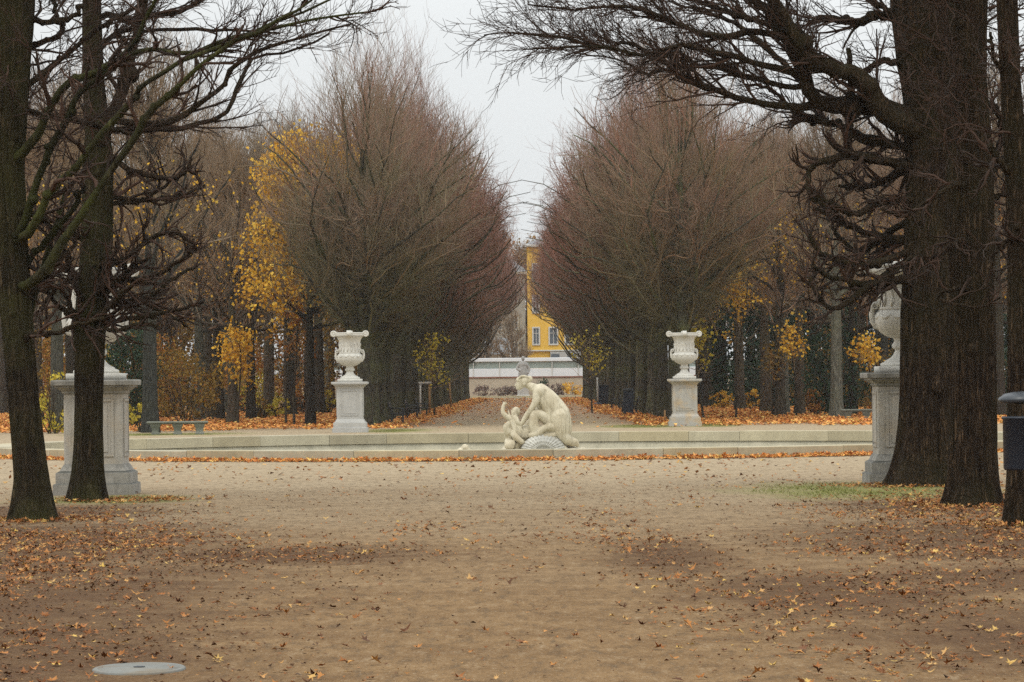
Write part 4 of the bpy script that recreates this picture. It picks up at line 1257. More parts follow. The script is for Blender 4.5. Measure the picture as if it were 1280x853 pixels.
# ------------------------------------------------------------------ the near trees, traced from their limbs
def near_tree(name, lab, seed, Y, edges, limbs, bark_m, moss_m, top_m, group, sides=150, flare=.6, lobes=5, sprays=26, rough=.05, crown_n=12, twiggy=1.0):
    """edges = [(py, left px, right px)] of the trunk from foot to top; limbs = [(points px, r0, r1, dy0, dy1, mat)]."""
    rng = np.random.default_rng(seed)
    base = at((edges[0][1] + edges[0][2]) / 2, edges[0][0], Y)
    org = np.array([base[0], Y, 0.0])
    root = thing(name, lab, 'tree', tuple(org), 0, group)
    path, rad = [], []
    for py, l, r in edges:
        a, b_ = at(l, py, Y), at(r, py, Y)
        path.append((a + b_) / 2); rad.append(abs(b_[0] - a[0]) / 2)
    path[0][2] = -.06
    P = np.array(path) - org; R = np.array(rad)
    top = P[-1].copy()
    for i in range(1, 7):                              # the trunk goes on above the picture
        P = np.vstack([P, top + np.array([rng.normal(0, .12) * i, rng.normal(0, .12) * i, i * 1.15])])
        R = np.append(R, R[len(edges) - 1] * (1 - .13 * i))
    zz = np.linspace(0, 1, 150) ** 1.3
    zs = P[0, 2] + zz * (P[-1, 2] - P[0, 2])
    Pp = np.stack([np.interp(zs, P[:, 2], P[:, 0]), np.interp(zs, P[:, 2], P[:, 1]), zs], 1)
    for _ in range(3): Pp[1:-1, :2] = (Pp[:-2, :2] + 2 * Pp[1:-1, :2] + Pp[2:, :2]) / 4
    Rr = np.interp(zs, P[:, 2], R)
    tb = MB()
    V, Q = trunk_rings(Pp, Rr, sides, rng, flare, .38, rough, lobes); tb.add(V, Q)
    for _ in range(5):                                 # burrs
        i = rng.integers(26, 100); a = rng.uniform(3.4, 6.0)
        ball(tb, Pp[i] + np.array([math.cos(a), math.sin(a), 0]) * Rr[i] * .86, (Rr[i] * .28, Rr[i] * .28, Rr[i] * .34), 12)
    obj('trunk', tb.mesh('trunk'), bark_m, root)
    def grow(PL, RL, twig, n2, n3, n4, s2=1.0, up=.08, ang=(.35, 1.0), fat=1.0, sg=.19):
        b, d, rd, ix, tt = sprout(PL, RL, n2, .18, 1.0, ang, rng, up)
        L = rng.uniform(.45, 1.35, len(b)) * s2 * (1.2 - .75 * tt)
        P2 = branches(b, d, L, 7, sg, .03, rng); R2 = taper(np.clip(rd * .5, .009, .032) * fat, 7, .3)
        twig.tubes(P2, R2, 5)
        b, d, rd, ix, tt = sprout(P2, R2, n3, .15, 1.0, (.3, .85), rng, .06)
        L = rng.uniform(.25, .75, len(b)) * s2
        P3 = branches(b, d, L, 6, sg, .03, rng); R3 = taper(np.clip(rd * .6, .0045, .012) * fat, 6, .4)
        twig.tubes(P3, R3, 4)
        b, d, rd, ix, tt = sprout(P3, R3, n4, .2, 1.0, (.3, .9), rng, .05)
        P4 = branches(b, d, rng.uniform(.12, .42, len(b)) * s2, 4, .16, .02, rng)
        twig.tubes(P4, taper(np.full(len(b), .0042), 4, .6), 3)
    tw = MB()                                          # all fine wood goes into the crown
    # limbs
    for pts, r0, r1, dy0, dy1, mt, dens in limbs:
        n = 22
        k = len(pts)
        dys = np.linspace(dy0, dy1, k)
        e0 = min(edges, key=lambda q: abs(q[0] - pts[0][1]))
        if abs(pts[0][0] - (e0[1] + e0[2]) / 2) < (e0[2] - e0[1]) * 1.6:      # root the limb in the trunk
            pts = [((e0[1] + e0[2]) / 2, pts[0][1] + 8)] + list(pts); dys = np.concatenate([[0], dys])
        W = np.array([at(x, y, Y + dd) for (x, y), dd in zip(pts, dys)]) - org
        C = resample(W, n)
        C[1:-1] += rng.normal(0, .012, (n - 2, 3))
        s = FPX / Y
        Rl = np.linspace(r0 / s, r1 / s, n) * (1 + .12 * np.sin(np.linspace(0, 17, n) + rng.uniform(0, 6)))
        lb = MB(); lb.tube(C, Rl, 10)
        for _ in range(int(n * .35)):                  # knots where shoots were cut back
            i = rng.integers(3, n - 1); ball(lb, C[i] + rng.normal(0, .3, 3) * Rl[i], Rl[i] * rng.uniform(.9, 1.35), 8)
        lo = obj('limb', lb.mesh('limb'), mt, root)
        kn = pts[0][1] > 175
        grow(C[None], Rl[None], tw, max(2, int(dens * twiggy)), 3 if kn else 5, 2 if kn else 4, .62 if kn else 1.0, ang=(.35, 1.0) if kn else (.22, .72), fat=1.6 if kn else 1.0, sg=.2 if kn else .10)
    # brush of short shoots round the trunk
    if sprays:
        i = rng.integers(64, 132, sprays)
        i = i[(Pp[i, 2] > 2.6)]
        a = rng.uniform(0, 6.28, len(i))
        d = norm(np.stack([np.cos(a), np.sin(a), rng.uniform(-.35, .5, len(i))], 1))
        b = Pp[i] + d * Rr[i][:, None] * .9
        P2 = branches(b, d, rng.uniform(.3, 1.1, len(i)), 7, .28, .02, rng); R2 = taper(rng.uniform(.008, .022, len(i)), 7, .3)
        tw.tubes(P2, R2, 5); grow(P2, R2, tw, 4, 3, 3, .6)
        # crown above the picture
        ii = rng.integers(120, 148, crown_n)
        a = rng.uniform(0, 6.28, crown_n)
        d = norm(np.stack([np.cos(a), np.sin(a), rng.uniform(.3, 1.1, crown_n)], 1))
        P1 = branches(Pp[ii], d, rng.uniform(2.2, 4.2, crown_n), 9, .13, .06, rng); R1 = taper(np.minimum(Rr[ii] * .5, .12), 9, .2)
        tw.tubes(P1, R1, 7); grow(P1, R1, tw, 12, 6, 3, 1.5, .15)
        obj('crown', tw.mesh('crown'), top_m, root)
    return root

BN, BM, TN = M['bark_near'], M['bark_moss'], M['twig_near']
GN = 'old lindens at the near end of the avenue'
# left pair
near_tree('linden_tree', 'slim leaning linden with long mossy limbs at the left edge', 101, 43.4,
          [(652, 17, 66), (600, 20, 60), (500, 10, 48), (400, 1, 40), (300, -10, 33), (200, -22, 29), (100, -20, 36), (0, -18, 44)],
          [([(28, 195), (60, 142), (85, 102), (115, 93), (150, 76), (180, 63), (230, 66), (275, 54), (325, 38), (400, 24), (470, 14)], 6.5, 1.2, -.2, -1.4, BM, 16),
           ([(25, 290), (45, 230), (62, 185), (85, 150), (97, 120), (125, 98), (160, 60), (190, 10), (198, -20)], 6, 2, -.3, -.9, BM, 12),
           ([(38, 292), (62, 240), (100, 205), (140, 152), (165, 127), (182, 106), (222, 80), (270, 60), (335, 34), (420, -4)], 6, 1.5, -.4, -1.8, BM, 14),
           ([(45, 350), (80, 300), (130, 230), (165, 177), (186, 141), (222, 110), (258, 75), (292, 54), (345, 28), (390, 0)], 6.5, 1.5, -.5, -2, BM, 14),
           ([(28, 108), (68, 82), (110, 46), (150, 20), (192, -6)], 4.5, 2.5, 0, .6, BN, 6),
           ([(28, 26), (60, 28), (84, 24), (103, 8)], 5, 3, 0, .4, BN, 4), ([(18, 68), (62, 50), (78, 40), (70, 22), (68, -8)], 4, 3, .2, .6, BN, 4),
           ([(20, 132), (60, 146), (112, 156), (170, 168)], 4.5, 2.4, .2, 1.2, BN, 8),
           ([(35, 400), (55, 330), (70, 280), (82, 240), (88, 232)], 5, 3, .2, .8, BM, 5), ([(36, 420), (62, 418), (95, 408), (130, 398)], 4, 2.4, -.2, -.5, BN, 6),
           ([(30, 330), (60, 300), (90, 262), (105, 230)], 5, 3, 0, -.3, BM, 6), ([(35, 370), (70, 330), (95, 300), (80, 270)], 4.5, 2.5, 0, .4, BN, 7), ([(20, 260), (60, 280), (80, 312), (88, 330)], 4, 2.4, 0, .4, BN, 6)],
          M['bark_left'], BM, TN, GN, sprays=45, twiggy=.9)
near_tree('linden_tree', 'slim upright linden close in front of the left near pedestal', 102, 50.7,
          [(627, 90, 128), (590, 93, 127), (500, 94, 128), (420, 92, 131), (400, 94, 133), (300, 102, 140), (200, 104, 141), (170, 107, 138), (100, 104, 130), (0, 103, 126)],
          [([(128, 175), (150, 122), (163, 76), (172, 40), (181, -10)], 9, 6, -.1, .3, BN, 8),
           ([(130, 152), (175, 155), (215, 151), (252, 128), (277, 108), (300, 78), (345, 55), (392, 42), (440, 30)], 5.5, 1.2, 0, -.8, BN, 15),
           ([(133, 165), (185, 161), (225, 160), (278, 146), (297, 112), (312, 76), (360, 66), (412, 42)], 5, 1.2, 0, .9, BN, 14),
           ([(135, 195), (166, 214), (215, 225), (236, 212), (252, 228)], 4.5, 2, -.1, -.5, BN, 10),
           ([(132, 248), (180, 250), (224, 245), (256, 232)], 4, 1.8, 0, .4, BN, 9), ([(180, 249), (206, 232), (232, 214), (240, 200)], 3, 1.5, .1, .4, BN, 6),
           ([(130, 330), (158, 322), (185, 302), (214, 290), (243, 304)], 4.5, 2, -.2, -.6, BN, 10), ([(130, 348), (175, 350), (214, 334), (246, 310)], 4, 2, -.2, -.9, BN, 10), ([(128, 392), (150, 370), (172, 352), (196, 356)], 4, 2, -.4, -1.0, BN, 10), ([(126, 410), (150, 412), (176, 404), (200, 410)], 3.5, 2, -.3, -.8, BN, 9), ([(98, 400), (84, 372), (72, 360), (54, 362)], 4, 2, -.3, -.8, BN, 9), ([(130, 360), (148, 352), (158, 338), (150, 322)], 4, 2.4, -.3, -.7, BN, 9), ([(100, 370), (86, 345), (90, 322)], 3.5, 2, -.3, -.6, BN, 7),
           ([(128, 405), (155, 400), (190, 394), (222, 388), (254, 378)], 4, 2, -.2, -.8, BN, 9), ([(126, 382), (182, 372), (217, 347), (246, 332)], 4.5, 2, -.1, .5, BN, 9), ([(170, 374), (188, 382), (212, 394), (234, 408)], 3, 1.6, -.2, -.4, BN, 6),
           ([(103, 300), (78, 285), (52, 270), (20, 262)], 4, 2, 0, -.5, BN, 8), ([(104, 345), (82, 352), (60, 372), (45, 395)], 4, 2, 0, -.4, BN, 8), ([(104, 155), (70, 145), (40, 140)], 4, 2.2, .1, .6, BN, 6),
           ([(96, 395), (70, 380), (55, 350), (62, 330)], 4, 2, 0, -.5, BN, 8), ([(134, 365), (160, 345), (170, 330), (190, 322)], 4, 2, 0, -.5, BN, 8), ([(126, 60), (150, 40), (200, 38), (280, 36), (350, 42)], 4, 1.4, 0, .8, BN, 12),
           ([(128, 20), (180, 22), (230, 12), (262, -6)], 4.5, 3, .1, .5, BN, 7)],
          M['bark_left'], BM, TN, GN, sprays=45, twiggy=.9)
# right group
near_tree('linden_tree', 'thick old linden hiding the right near pedestal, its limbs reaching across the sky', 103, 54.4,
          [(607, 1112, 1196), (570, 1120, 1195), (500, 1125, 1194), (400, 1128, 1194), (300, 1133, 1196), (200, 1134, 1200), (130, 1131, 1202), (60, 1121, 1206), (0, 1114, 1208)],
          [([(1136, 160), (1107, 143), (1072, 95), (1049, 89), (1010, 70), (985, 30), (960, -10)], 15, 7, -.3, -1.0, BN, 14),
           ([(1130, 142), (1088, 131), (1022, 128), (999, 77), (975, 33), (958, 12), (934, -8)], 13, 6, -.1, -.8, BN, 14),
           ([(1022, 128), (1000, 134), (965, 131), (926, 124), (887, 112), (857, 100), (826, 77), (787, 52), (756, 60), (700, 46), (640, 41), (605, 44)], 5.5, .9, -.2, -1.5, BN, 34),
           ([(1005, 90), (960, 84), (920, 72), (880, 62), (845, 58), (800, 70), (755, 58), (700, 60), (655, 62)], 5, .9, -.4, -2, BN, 28),
           ([(990, 55), (950, 40), (905, 46), (870, 40), (830, 22), (780, 8), (720, 12), (660, 6)], 5, .9, -.3, -.8, BN, 26),
           ([(975, 33), (930, 22), (890, 8), (850, -4)], 5, 2, -.3, .4, BN, 14), ([(1012, 110), (980, 108), (930, 96), (890, 84), (850, 84), (810, 92), (770, 74), (720, 66)], 4.5, .9, -.4, .8, BN, 28),
           ([(1000, 100), (960, 62), (920, 30), (880, 16), (840, 2)], 4.5, 1.5, 0, 1.2, BN, 18),
           ([(1122, 182), (1075, 170), (1042, 154), (1012, 150), (990, 148)], 7, 3, 0, .5, BN, 14), ([(1042, 154), (1010, 145), (985, 132), (960, 110), (930, 105)], 4, 1.6, .1, .9, BN, 14),
           ([(1126, 206), (1085, 197), (1050, 196), (1016, 206), (1010, 232), (1020, 252), (1040, 262)], 6, 2.4, -.2, -.7, BN, 12), ([(1066, 196), (1062, 172), (1060, 150), (1063, 110), (1060, 60)], 5, 3.4, -.2, -.3, BN, 8),
           ([(1130, 215), (1100, 228), (1070, 235), (1048, 232)], 5, 2.4, .1, .5, BN, 10), ([(1130, 250), (1095, 255), (1072, 268), (1040, 256), (1020, 244)], 6, 2.5, -.2, -.7, BN, 12),
           ([(1130, 300), (1082, 290), (1045, 272), (1016, 262)], 6, 2.6, 0, .4, BN, 12), ([(1130, 318), (1085, 330), (1048, 326), (1022, 312), (1012, 292)], 5.5, 2.4, -.3, -.8, BN, 12),
           ([(1130, 330), (1092, 352), (1060, 352), (1030, 342), (1014, 330)], 5.5, 2.4, -.2, -.9, BN, 12), ([(1130, 350), (1100, 352), (1072, 368), (1046, 386), (1022, 372), (1012, 346)], 6, 2.4, -.3, -.9, BN, 14),
           ([(1130, 280), (1100, 300), (1075, 316), (1052, 300), (1040, 285)], 5, 2.2, .2, .6, BN, 10), ([(1128, 80), (1104, 77), (1084, 88), (1074, 96)], 5, 3, 0, .2, BN, 5), ([(1122, 18), (1098, 6), (1080, -8)], 5, 3, 0, .3, BN, 4), ([(1122, 24), (1096, 20), (1075, 28), (1060, 26), (1030, 22), (1012, 30)], 6, 4, .2, .5, BN, 8)],
          BN, BM, TN, GN, sides=220, flare=.5, lobes=4, sprays=85, rough=.07, twiggy=1.15)
near_tree('linden_tree', 'straight dark linden standing in front of the thickest trunk on the right', 104, 45.6,
          [(634, 1183, 1243), (600, 1186, 1243), (500, 1187, 1243), (400, 1187, 1242), (300, 1186, 1243), (200, 1184, 1242), (100, 1186, 1233), (0, 1188, 1234)],
          [([(1236, 130), (1246, 140), (1252, 165), (1246, 190), (1240, 205)], 5, 3, .1, .3, BN, 5), ([(1238, 250), (1252, 240), (1262, 225)], 4, 2, .1, .3, BN, 5), ([(1238, 300), (1256, 306), (1270, 290)], 4, 2, .1, .5, BN, 6), ([(1238, 215), (1254, 200), (1266, 170)], 4, 2, .1, .5, BN, 6),
           ([(1200, 300), (1170, 320), (1140, 322), (1110, 345)], 4, 1.6, -.4, -.9, BN, 8), ([(1196, 230), (1160, 250), (1130, 270), (1100, 262)], 4, 1.5, -.4, -.9, BN, 8), ([(1200, 360), (1170, 372), (1220, 385), (1250, 372)], 3, 1.2, -.4, -.8, BN, 6)],
          BN, BM, TN, GN, sides=180, flare=.55, lobes=6, sprays=80, rough=.055)
near_tree('linden_tree', 'linden trunk behind the round bin at the right edge', 105, 39.4,
          [(662, 1258, 1306), (600, 1259, 1304), (500, 1259, 1300), (400, 1260, 1296), (300, 1260, 1292), (200, 1256, 1284), (100, 1251, 1276), (0, 1246, 1272)],
          [([(1258, 210), (1244, 196), (1240, 180)], 5, 3, -.1, -.2, BN, 4), ([(1264, 300), (1244, 316), (1236, 335)], 4, 2, -.1, -.3, BN, 5), ([(1254, 90), (1243, 70), (1238, 40)], 4, 2, 0, -.2, BN, 4)],
          BN, BM, TN, GN, sides=150, flare=.4, sprays=50)

# a few leaves still hanging on the near twigs
rg = np.random.default_rng(66)

# ------------------------------------------------------------------ shrubs
def shrub(name, lab, cat, x, y, rx, ry, h, n, mat, size, seed, group=None, z0=.05, stems=9, top=1.0, stem_m=None):
    rng = np.random.default_rng(seed)
    t = thing(name, lab, cat, (x, y, 0), 0, group)
    nc = max(6, n // 24)
    u = norm(rng.normal(0, 1, (nc, 3))) * (rng.uniform(.25, 1, (nc, 1)) ** .45)
    cen = np.stack([u[:, 0] * rx, u[:, 1] * ry, z0 + h * (.5 + .5 * u[:, 2])], 1)
    C = (cen[rng.integers(0, nc, n)] + rng.normal(0, .14, (n, 3)) * np.array([rx, ry, h * .5]) * top)
    C[:, 2] = np.abs(C[:, 2]) + .02
    V, T = leaf_cards(C, size, rng)
    obj('foliage', mesh_np('foliage', V, None, T), mat, t)
    s = MB()
    d = norm(np.stack([rng.normal(0, .35, stems), rng.normal(0, .35, stems), np.ones(stems)], 1))
    P = branches(np.stack([rng.normal(0, .15 * rx, stems), rng.normal(0, .15 * ry, stems), np.zeros(stems)], 1), d, rng.uniform(.6, .95, stems) * h, 7, .12, .02, rng)
    R = taper(rng.uniform(.012, .03, stems), 7, .3); s.tubes(P, R, 5)
    b, d, rd, ix, tt = sprout(P, R, 6, .25, 1, (.4, 1), rng, .05)
    P2 = branches(b, d, rng.uniform(.2, .5, len(b)) * min(h, 2.2), 5, .15, .02, rng); s.tubes(P2, taper(np.full(len(b), .009), 5, .4), 4)
    obj('stem', s.mesh('stem'), stem_m or M['bark_wood'], t)
    return t
def on(px_, py_): return gnd(px_, py_)[:2]
sd_ = 300
for px_, py_, rx, h, n, mt, lab in ((344, 524, .75, 1.05, 500, 'leaf_lime', 'low clipped yellow shrub left of the left far urn'), (322, 526, .6, 1.0, 380, 'leaf_ochre', 'low clipped ochre shrub behind the left leaf strip'), (410, 519, .35, 1.3, 260, 'leaf_lime', 'small yellow shrub just left of the left far pedestal'),
                                (372, 521, .5, 1.15, 360, 'leaf_orange', 'low copper shrub left of the left far pedestal'),
                                (904, 512, .75, 1.05, 480, 'leaf_yellow', 'low clipped yellow shrub nearest right of the right far urn'), (941, 514, .55, 1.1, 420, 'leaf_yellow', 'second low clipped yellow shrub right of the right far urn'),
                                (1021, 520, .6, 1.25, 700, 'leaf_orange', 'copper clipped shrub between two trunks left of the right stone bench'),
                                (60, 543, .9, 2.2, 500, 'leaf_lime', 'yellow green shrub left of the left near pedestal'), (174, 541, .6, 1.0, 280, 'leaf_lime', 'small yellow shrub at the foot of the pale trunk')):
    p = on(px_, py_); sd_ += 1
    shrub('clipped_shrub', lab, 'shrub', p[0], p[1] + 1.5, rx, rx, h, n, M[mt], .12, sd_, 'low autumn shrubs along the wood edge', top=.6)
shrub('yew_bush', 'tall dark green yew behind the left near pedestal', 'shrub', *(on(152, 537) + np.array([0, 3])), 1.0, 1.1, 4.3, 6500, M['leaf_dark'], .10, 341)
rs_ = random.Random(9)
# copper and ochre undergrowth shrubs in the wood
for side in (-1, 1):
    w_ = 'left' if side < 0 else 'right'
    k = 0
    while k < 26:
        y = rs_.uniform(150, 235); x = side * rs_.uniform(12.6, 13.5 + (y - 110) * .155)
        if side < 0 and x > -14.5 and y < 190: continue
        mt = rs_.choice(('leaf_orange', 'leaf_ochre', 'leaf_ochre', 'leaf_orange', 'leaf_orange', 'leaf_ochre', 'leaf_lime')) if side < 0 else rs_.choice(('leaf_dark', 'leaf_dark', 'leaf_dark', 'leaf_ochre'))
        word = {'leaf_orange': 'copper leaved', 'leaf_ochre': 'ochre leaved', 'leaf_lime': 'yellow leaved', 'leaf_dark': 'dark evergreen'}[mt]
        k += 1
        shrub('woodland_shrub', f'{word} tall shrub under the trees of the {w_} wood', 'shrub', x, y, rs_.uniform(1.2, 2.0), 1.3, rs_.uniform(2.6, 5.2), 900, M[mt], .15, 400 + k + (100 if side > 0 else 0), f'{word} shrubs in the {w_} wood', top=.8)
# dark evergreen hedge closing the right wood, bronze beech hedge closing the left
def hedge(lab, x, y, lx, ly, h, n, mat, seed, size=.2):
    rng = np.random.default_rng(seed)
    t = thing('tall_hedge', lab, 'hedge', (x, y, 0))
    C = np.stack([rng.uniform(-lx / 2, lx / 2, n), rng.uniform(-ly / 2, ly / 2, n), rng.uniform(0, 1, n) ** .8 * h], 1)
    C[:, 1] += .35 * np.sin(C[:, 0] * 1.7) + .25 * np.sin(C[:, 2] * 2.3 + C[:, 0])
    C[:, 2] *= 1 + .12 * np.sin(C[:, 0] * .9)
    V, T = leaf_cards(C, size, rng)
    obj('foliage', mesh_np('foliage', V, None, T), mat, t)
    s = MB(); ns = int(lx * 1.2)
    b = np.stack([rng.uniform(-lx / 2, lx / 2, ns), rng.uniform(-.2, .2, ns), np.zeros(ns)], 1)
    P = branches(b, norm(rng.normal(0, .12, (ns, 3)) + UP), np.full(ns, h * .9), 6, .08, .05, rng); s.tubes(P, taper(np.full(ns, .05), 6, .3), 5)
    obj('stem', s.mesh('stem'), M['bark_wood'], t)
hedge('dark green tall hedge behind the trunks of the right wood', 24, 215, 26, 1.6, 6.2, 34000, M['leaf_dark'], 501)
hedge('bronze tall hedge behind the trunks of the left wood', -27, 236, 32, 1.6, 7.0, 36000, M['leaf_ochre'], 502)
# the planted bed before the garden wall
for px_, rx, h, mt, lab in ((604, 1.0, 1.1, 'leaf_dry', 'dry brown shrub at the left end of the bed under the garden wall'), (626, 1.2, 1.0, 'leaf_dry', 'dry purple shrub in the bed, second from its left end'), (641, .8, 1.1, 'leaf_dry', 'dry shrub left of the far statue pedestal'),
                        (682, 1.1, 1.3, 'leaf_dry', 'dry purple brown shrub right of the far statue'), (697, .9, 1.2, 'leaf_dry', 'dry shrub beside the golden bush'), (717, 1.2, 1.5, 'leaf_yellow', 'bright golden bush in the bed under the garden wall'), (677, .8, 2.1, 'leaf_dark', 'dark green bush right of the far statue')):
    p = at(px_, 498, 398); sd_ += 1
    shrub('bed_shrub', lab, 'shrub', p[0], 398.5 if mt != 'leaf_dark' else 400.5, rx, .8, h, 420, M[mt], .2, sd_, 'shrubs in the bed under the garden wall', z0=.3)
# trees beyond the garden wall
def far_tree(lab, x, y, H, seed, leaf=None, nleaf=0, spread=4):
    wood, twig, tips = grow_tree(seed, H=H, trunk_r=.25, clear=3.5, spread=spread, n1=20, n2=8, n3=6, n4=3, env=env_allee(spread + .2, H, 3.2), thin=2.5)
    t = thing('bare_tree', lab, 'tree', (x, y, 0))
    obj('trunk', wood.mesh('trunk'), M['bark_wood'], t); obj('crown', twig.mesh('crown'), M['twig_wood'], t)
    if leaf:
        rng = np.random.default_rng(seed)
        C = tips[rng.integers(0, len(tips), nleaf)] + rng.normal(0, .2, (nleaf, 3))
        V, T = leaf_cards(C, .3, rng); obj('foliage', mesh_np('foliage', V, None, T), leaf, t)
far_tree('bare dark tree between the grey roof and the yellow house', -1.6, 425, 11, 601, spread=2.6)
far_tree('bare tree in front of the low grey house', -5.2, 426, 9, 602, spread=2.6)
far_tree('tall ochre leaved tree rising over the yellow house', 1.6, 462, 23, 603, M['leaf_ochre'], 1500, spread=4.0)
far_tree('copper leaved tall tree behind the grey building', -3.5, 470, 24, 604, M['leaf_orange'], 1500, spread=4)
far_tree('hazy bare tall tree behind the yellow house', .2, 478, 23, 607, M['leaf_ochre'], 900, spread=4.5)
far_tree('hazy bare tall tree between the two far houses', -1.4, 484, 22.5, 608, M['leaf_ochre'], 500, spread=4.5)
far_tree('hazy tall tree over the right end of the yellow house', 4.4, 480, 24, 609, M['leaf_ochre'], 900, spread=4.5)
far_tree('bare tall tree before the grey building', -4.6, 430, 20, 606, spread=3.6)

# golden leaf sprays on the lower twigs of the wood's edge trees
def spray(lab, px_, py_, Y, n, rad, mat, seed):
    """A low leafy branch: one thing, a thin young maple whose leaves show in the photo."""
    rng = np.random.default_rng(seed)
    p = at(px_, py_, Y)
    t = thing('young_maple', lab, 'tree', (p[0], Y, 0), 0, 'young maples with golden leaves along the wood edge')
    s = MB()
    h = p[2]
    P = branches(np.array([[rng.normal(0, .2), .3, -.02]]), np.array([[0, 0, 1.0]]), np.array([h * 1.05]), 10, .05, .06, rng); R = taper(np.array([.055]), 10, .3)
    s.tubes(P, R, 7)
    obj('trunk', s.mesh('trunk'), M['bark_wood'], t)
    c = MB()
    b, d, rd, ix, tt = sprout(P, R, 30, .42, 1, (.6, 1.3), rng, .1)
    P2 = branches(b, d, rng.uniform(.3, 1.3, len(b)) * rad * 1.7, 6, .17, .02, rng); c.tubes(P2, taper(np.full(len(b), .014), 6, .3), 4)
    obj('crown', c.mesh('crown'), M['twig_wood'], t)
    pts = P2[:, 2:].reshape(-1, 3)
    dq = np.hypot(pts[:, 0], (pts[:, 2] - h) * .8) / rad
    pts = pts[rng.uniform(0, 1, len(pts)) < np.exp(-(dq / 1.25) ** 2)]
    pts = pts[rng.uniform(0, 1, len(pts)) < .45]
    n = int(n * 2.0)
    C = pts[rng.integers(0, len(pts), n)] + rng.normal(0, .17, (n, 3))
    V, T = leaf_cards(C, .15, rng); obj('foliage', mesh_np('foliage', V, None, T), mat, t)
for i, (px_, py_, Y, n, rad, mt, lab) in enumerate(((296, 424, 146, 420, .8, 'leaf_yellow', 'young maple with a bright golden cluster above the left stone bench'), (352, 350, 148, 420, 1.1, 'leaf_yellow', 'young maple with golden sprays below the big golden crown'), (372, 390, 146, 200, .8, 'leaf_orange', 'young maple with copper sprays left of the left far urn'),
                                                   (540, 440, 176, 150, .9, 'leaf_lime', 'young maple with yellow leaves inside the left row'), (996, 418, 150, 150, .6, 'leaf_yellow', 'young maple with bright leaves left of the dark knotted limbs'), (1086, 432, 150, 170, .5, 'leaf_yellow', 'young maple with a golden cluster above the right stone bench'),
                                                   (918, 350, 152, 220, 1.0, 'leaf_yellow', 'young maple with scattered golden leaves, high right of the right far urn'), (880, 410, 150, 150, .8, 'leaf_lime', 'young maple with lime yellow leaves just right of the right far urn'), (960, 445, 158, 130, .8, 'leaf_ochre', 'young maple with dull ochre leaves among the right trunks'),
                                                   (742, 430, 190, 110, 1.0, 'leaf_lime', 'young maple with yellow leaves inside the right row'))):
    spray(lab, px_, py_, Y, n, rad, M[mt], 700 + i)

# ------------------------------------------------------------------ fallen leaves and grass
LEAF = np.array([(0, -.52), (.08, -.12), (.42, -.28), (.30, .02), (.52, .22), (.22, .22), (.16, .36), (0, .56), (-.16, .36), (-.22, .22), (-.52, .22), (-.30, .02), (-.42, -.28), (-.08, -.12)])
def litter(name, XY, size, mat, seed, detail=True, lift=.0, lab=None, pile=0.0):
    rng = np.random.default_rng(seed)
    n = len(XY)
    tpl = LEAF if detail else np.array([(0, -.5), (.42, 0), (0, .5), (-.42, 0)])
    k = len(tpl)
    s = size * rng.uniform(.55, 1.3, n)
    a = rng.uniform(0, 6.28, n)
    sx = rng.uniform(.38, 1, n)
    u = tpl[None, :, 0] * sx[:, None] * s[:, None]; v = tpl[None, :, 1] * s[:, None]
    curl = rng.uniform(.1, 2.0, n)[:, None]; cv2 = rng.uniform(-.9, 1.5, n)[:, None]
    z = (curl * u ** 2 + cv2 * v ** 2) / s[:, None] * 1.1
    tx, ty = rng.normal(0, .22, n)[:, None], rng.normal(0, .22, n)[:, None]
    z = z + tx * u + ty * v
    z = z - z.min(1, keepdims=True) + .006 + (rng.uniform(0, 1, n) ** 2 * pile)[:, None] + lift
    ca, sa = np.cos(a)[:, None], np.sin(a)[:, None]
    X = XY[:, 0:1] + u * ca - v * sa; Y = XY[:, 1:2] + u * sa + v * ca
    V = np.stack([X, Y, z], -1)
    if detail:
        c = np.stack([XY[:, 0], XY[:, 1], V[:, :, 2].mean(1) * .8 + .002], -1)[:, None, :]
        V = np.concatenate([V, c], 1)
        i = np.arange(k); T1 = np.stack([i, (i + 1) % k, np.full(k, k)], 1)
        T = (np.arange(n)[:, None, None] * (k + 1) + T1[None]).reshape(-1, 3)
    else:
        T1 = np.array([[0, 1, 2], [0, 2, 3]])
        T = (np.arange(n)[:, None, None] * k + T1[None]).reshape(-1, 3)
    o = obj(name, mesh_np(name, V.reshape(-1, 3), None, T, False), mat, kind='stuff')
    if lab: o['label'] = lab
    return o

def vnoise(x, y, seed):
    """Cheap smooth value noise 0..1."""
    rng = np.random.default_rng(seed); g = rng.uniform(0, 1, (64, 64))
    xi, yi = np.floor(x).astype(int), np.floor(y).astype(int); fx, fy = x - xi, y - yi
    fx, fy = fx * fx * (3 - 2 * fx), fy * fy * (3 - 2 * fy)
    w = lambda i, j: g[i % 64, j % 64]
    return (w(xi, yi) * (1 - fx) + w(xi + 1, yi) * fx) * (1 - fy) + (w(xi, yi + 1) * (1 - fx) + w(xi + 1, yi + 1) * fx) * fy

def scatter(n, x0, x1, y0, y1, seed, dens):
    rng = np.random.default_rng(seed)
    X, Y = rng.uniform(x0, x1, n), rng.uniform(y0, y1, n)
    k = rng.uniform(0, 1, n) < dens(X, Y)
    return np.stack([X[k], Y[k]], 1)

def inblob(X, Y, bl):
    return np.clip((1.55 - np.hypot((X - bl[0]) / bl[2], (Y - bl[1]) / bl[3])) / 1.25, 0, 1)

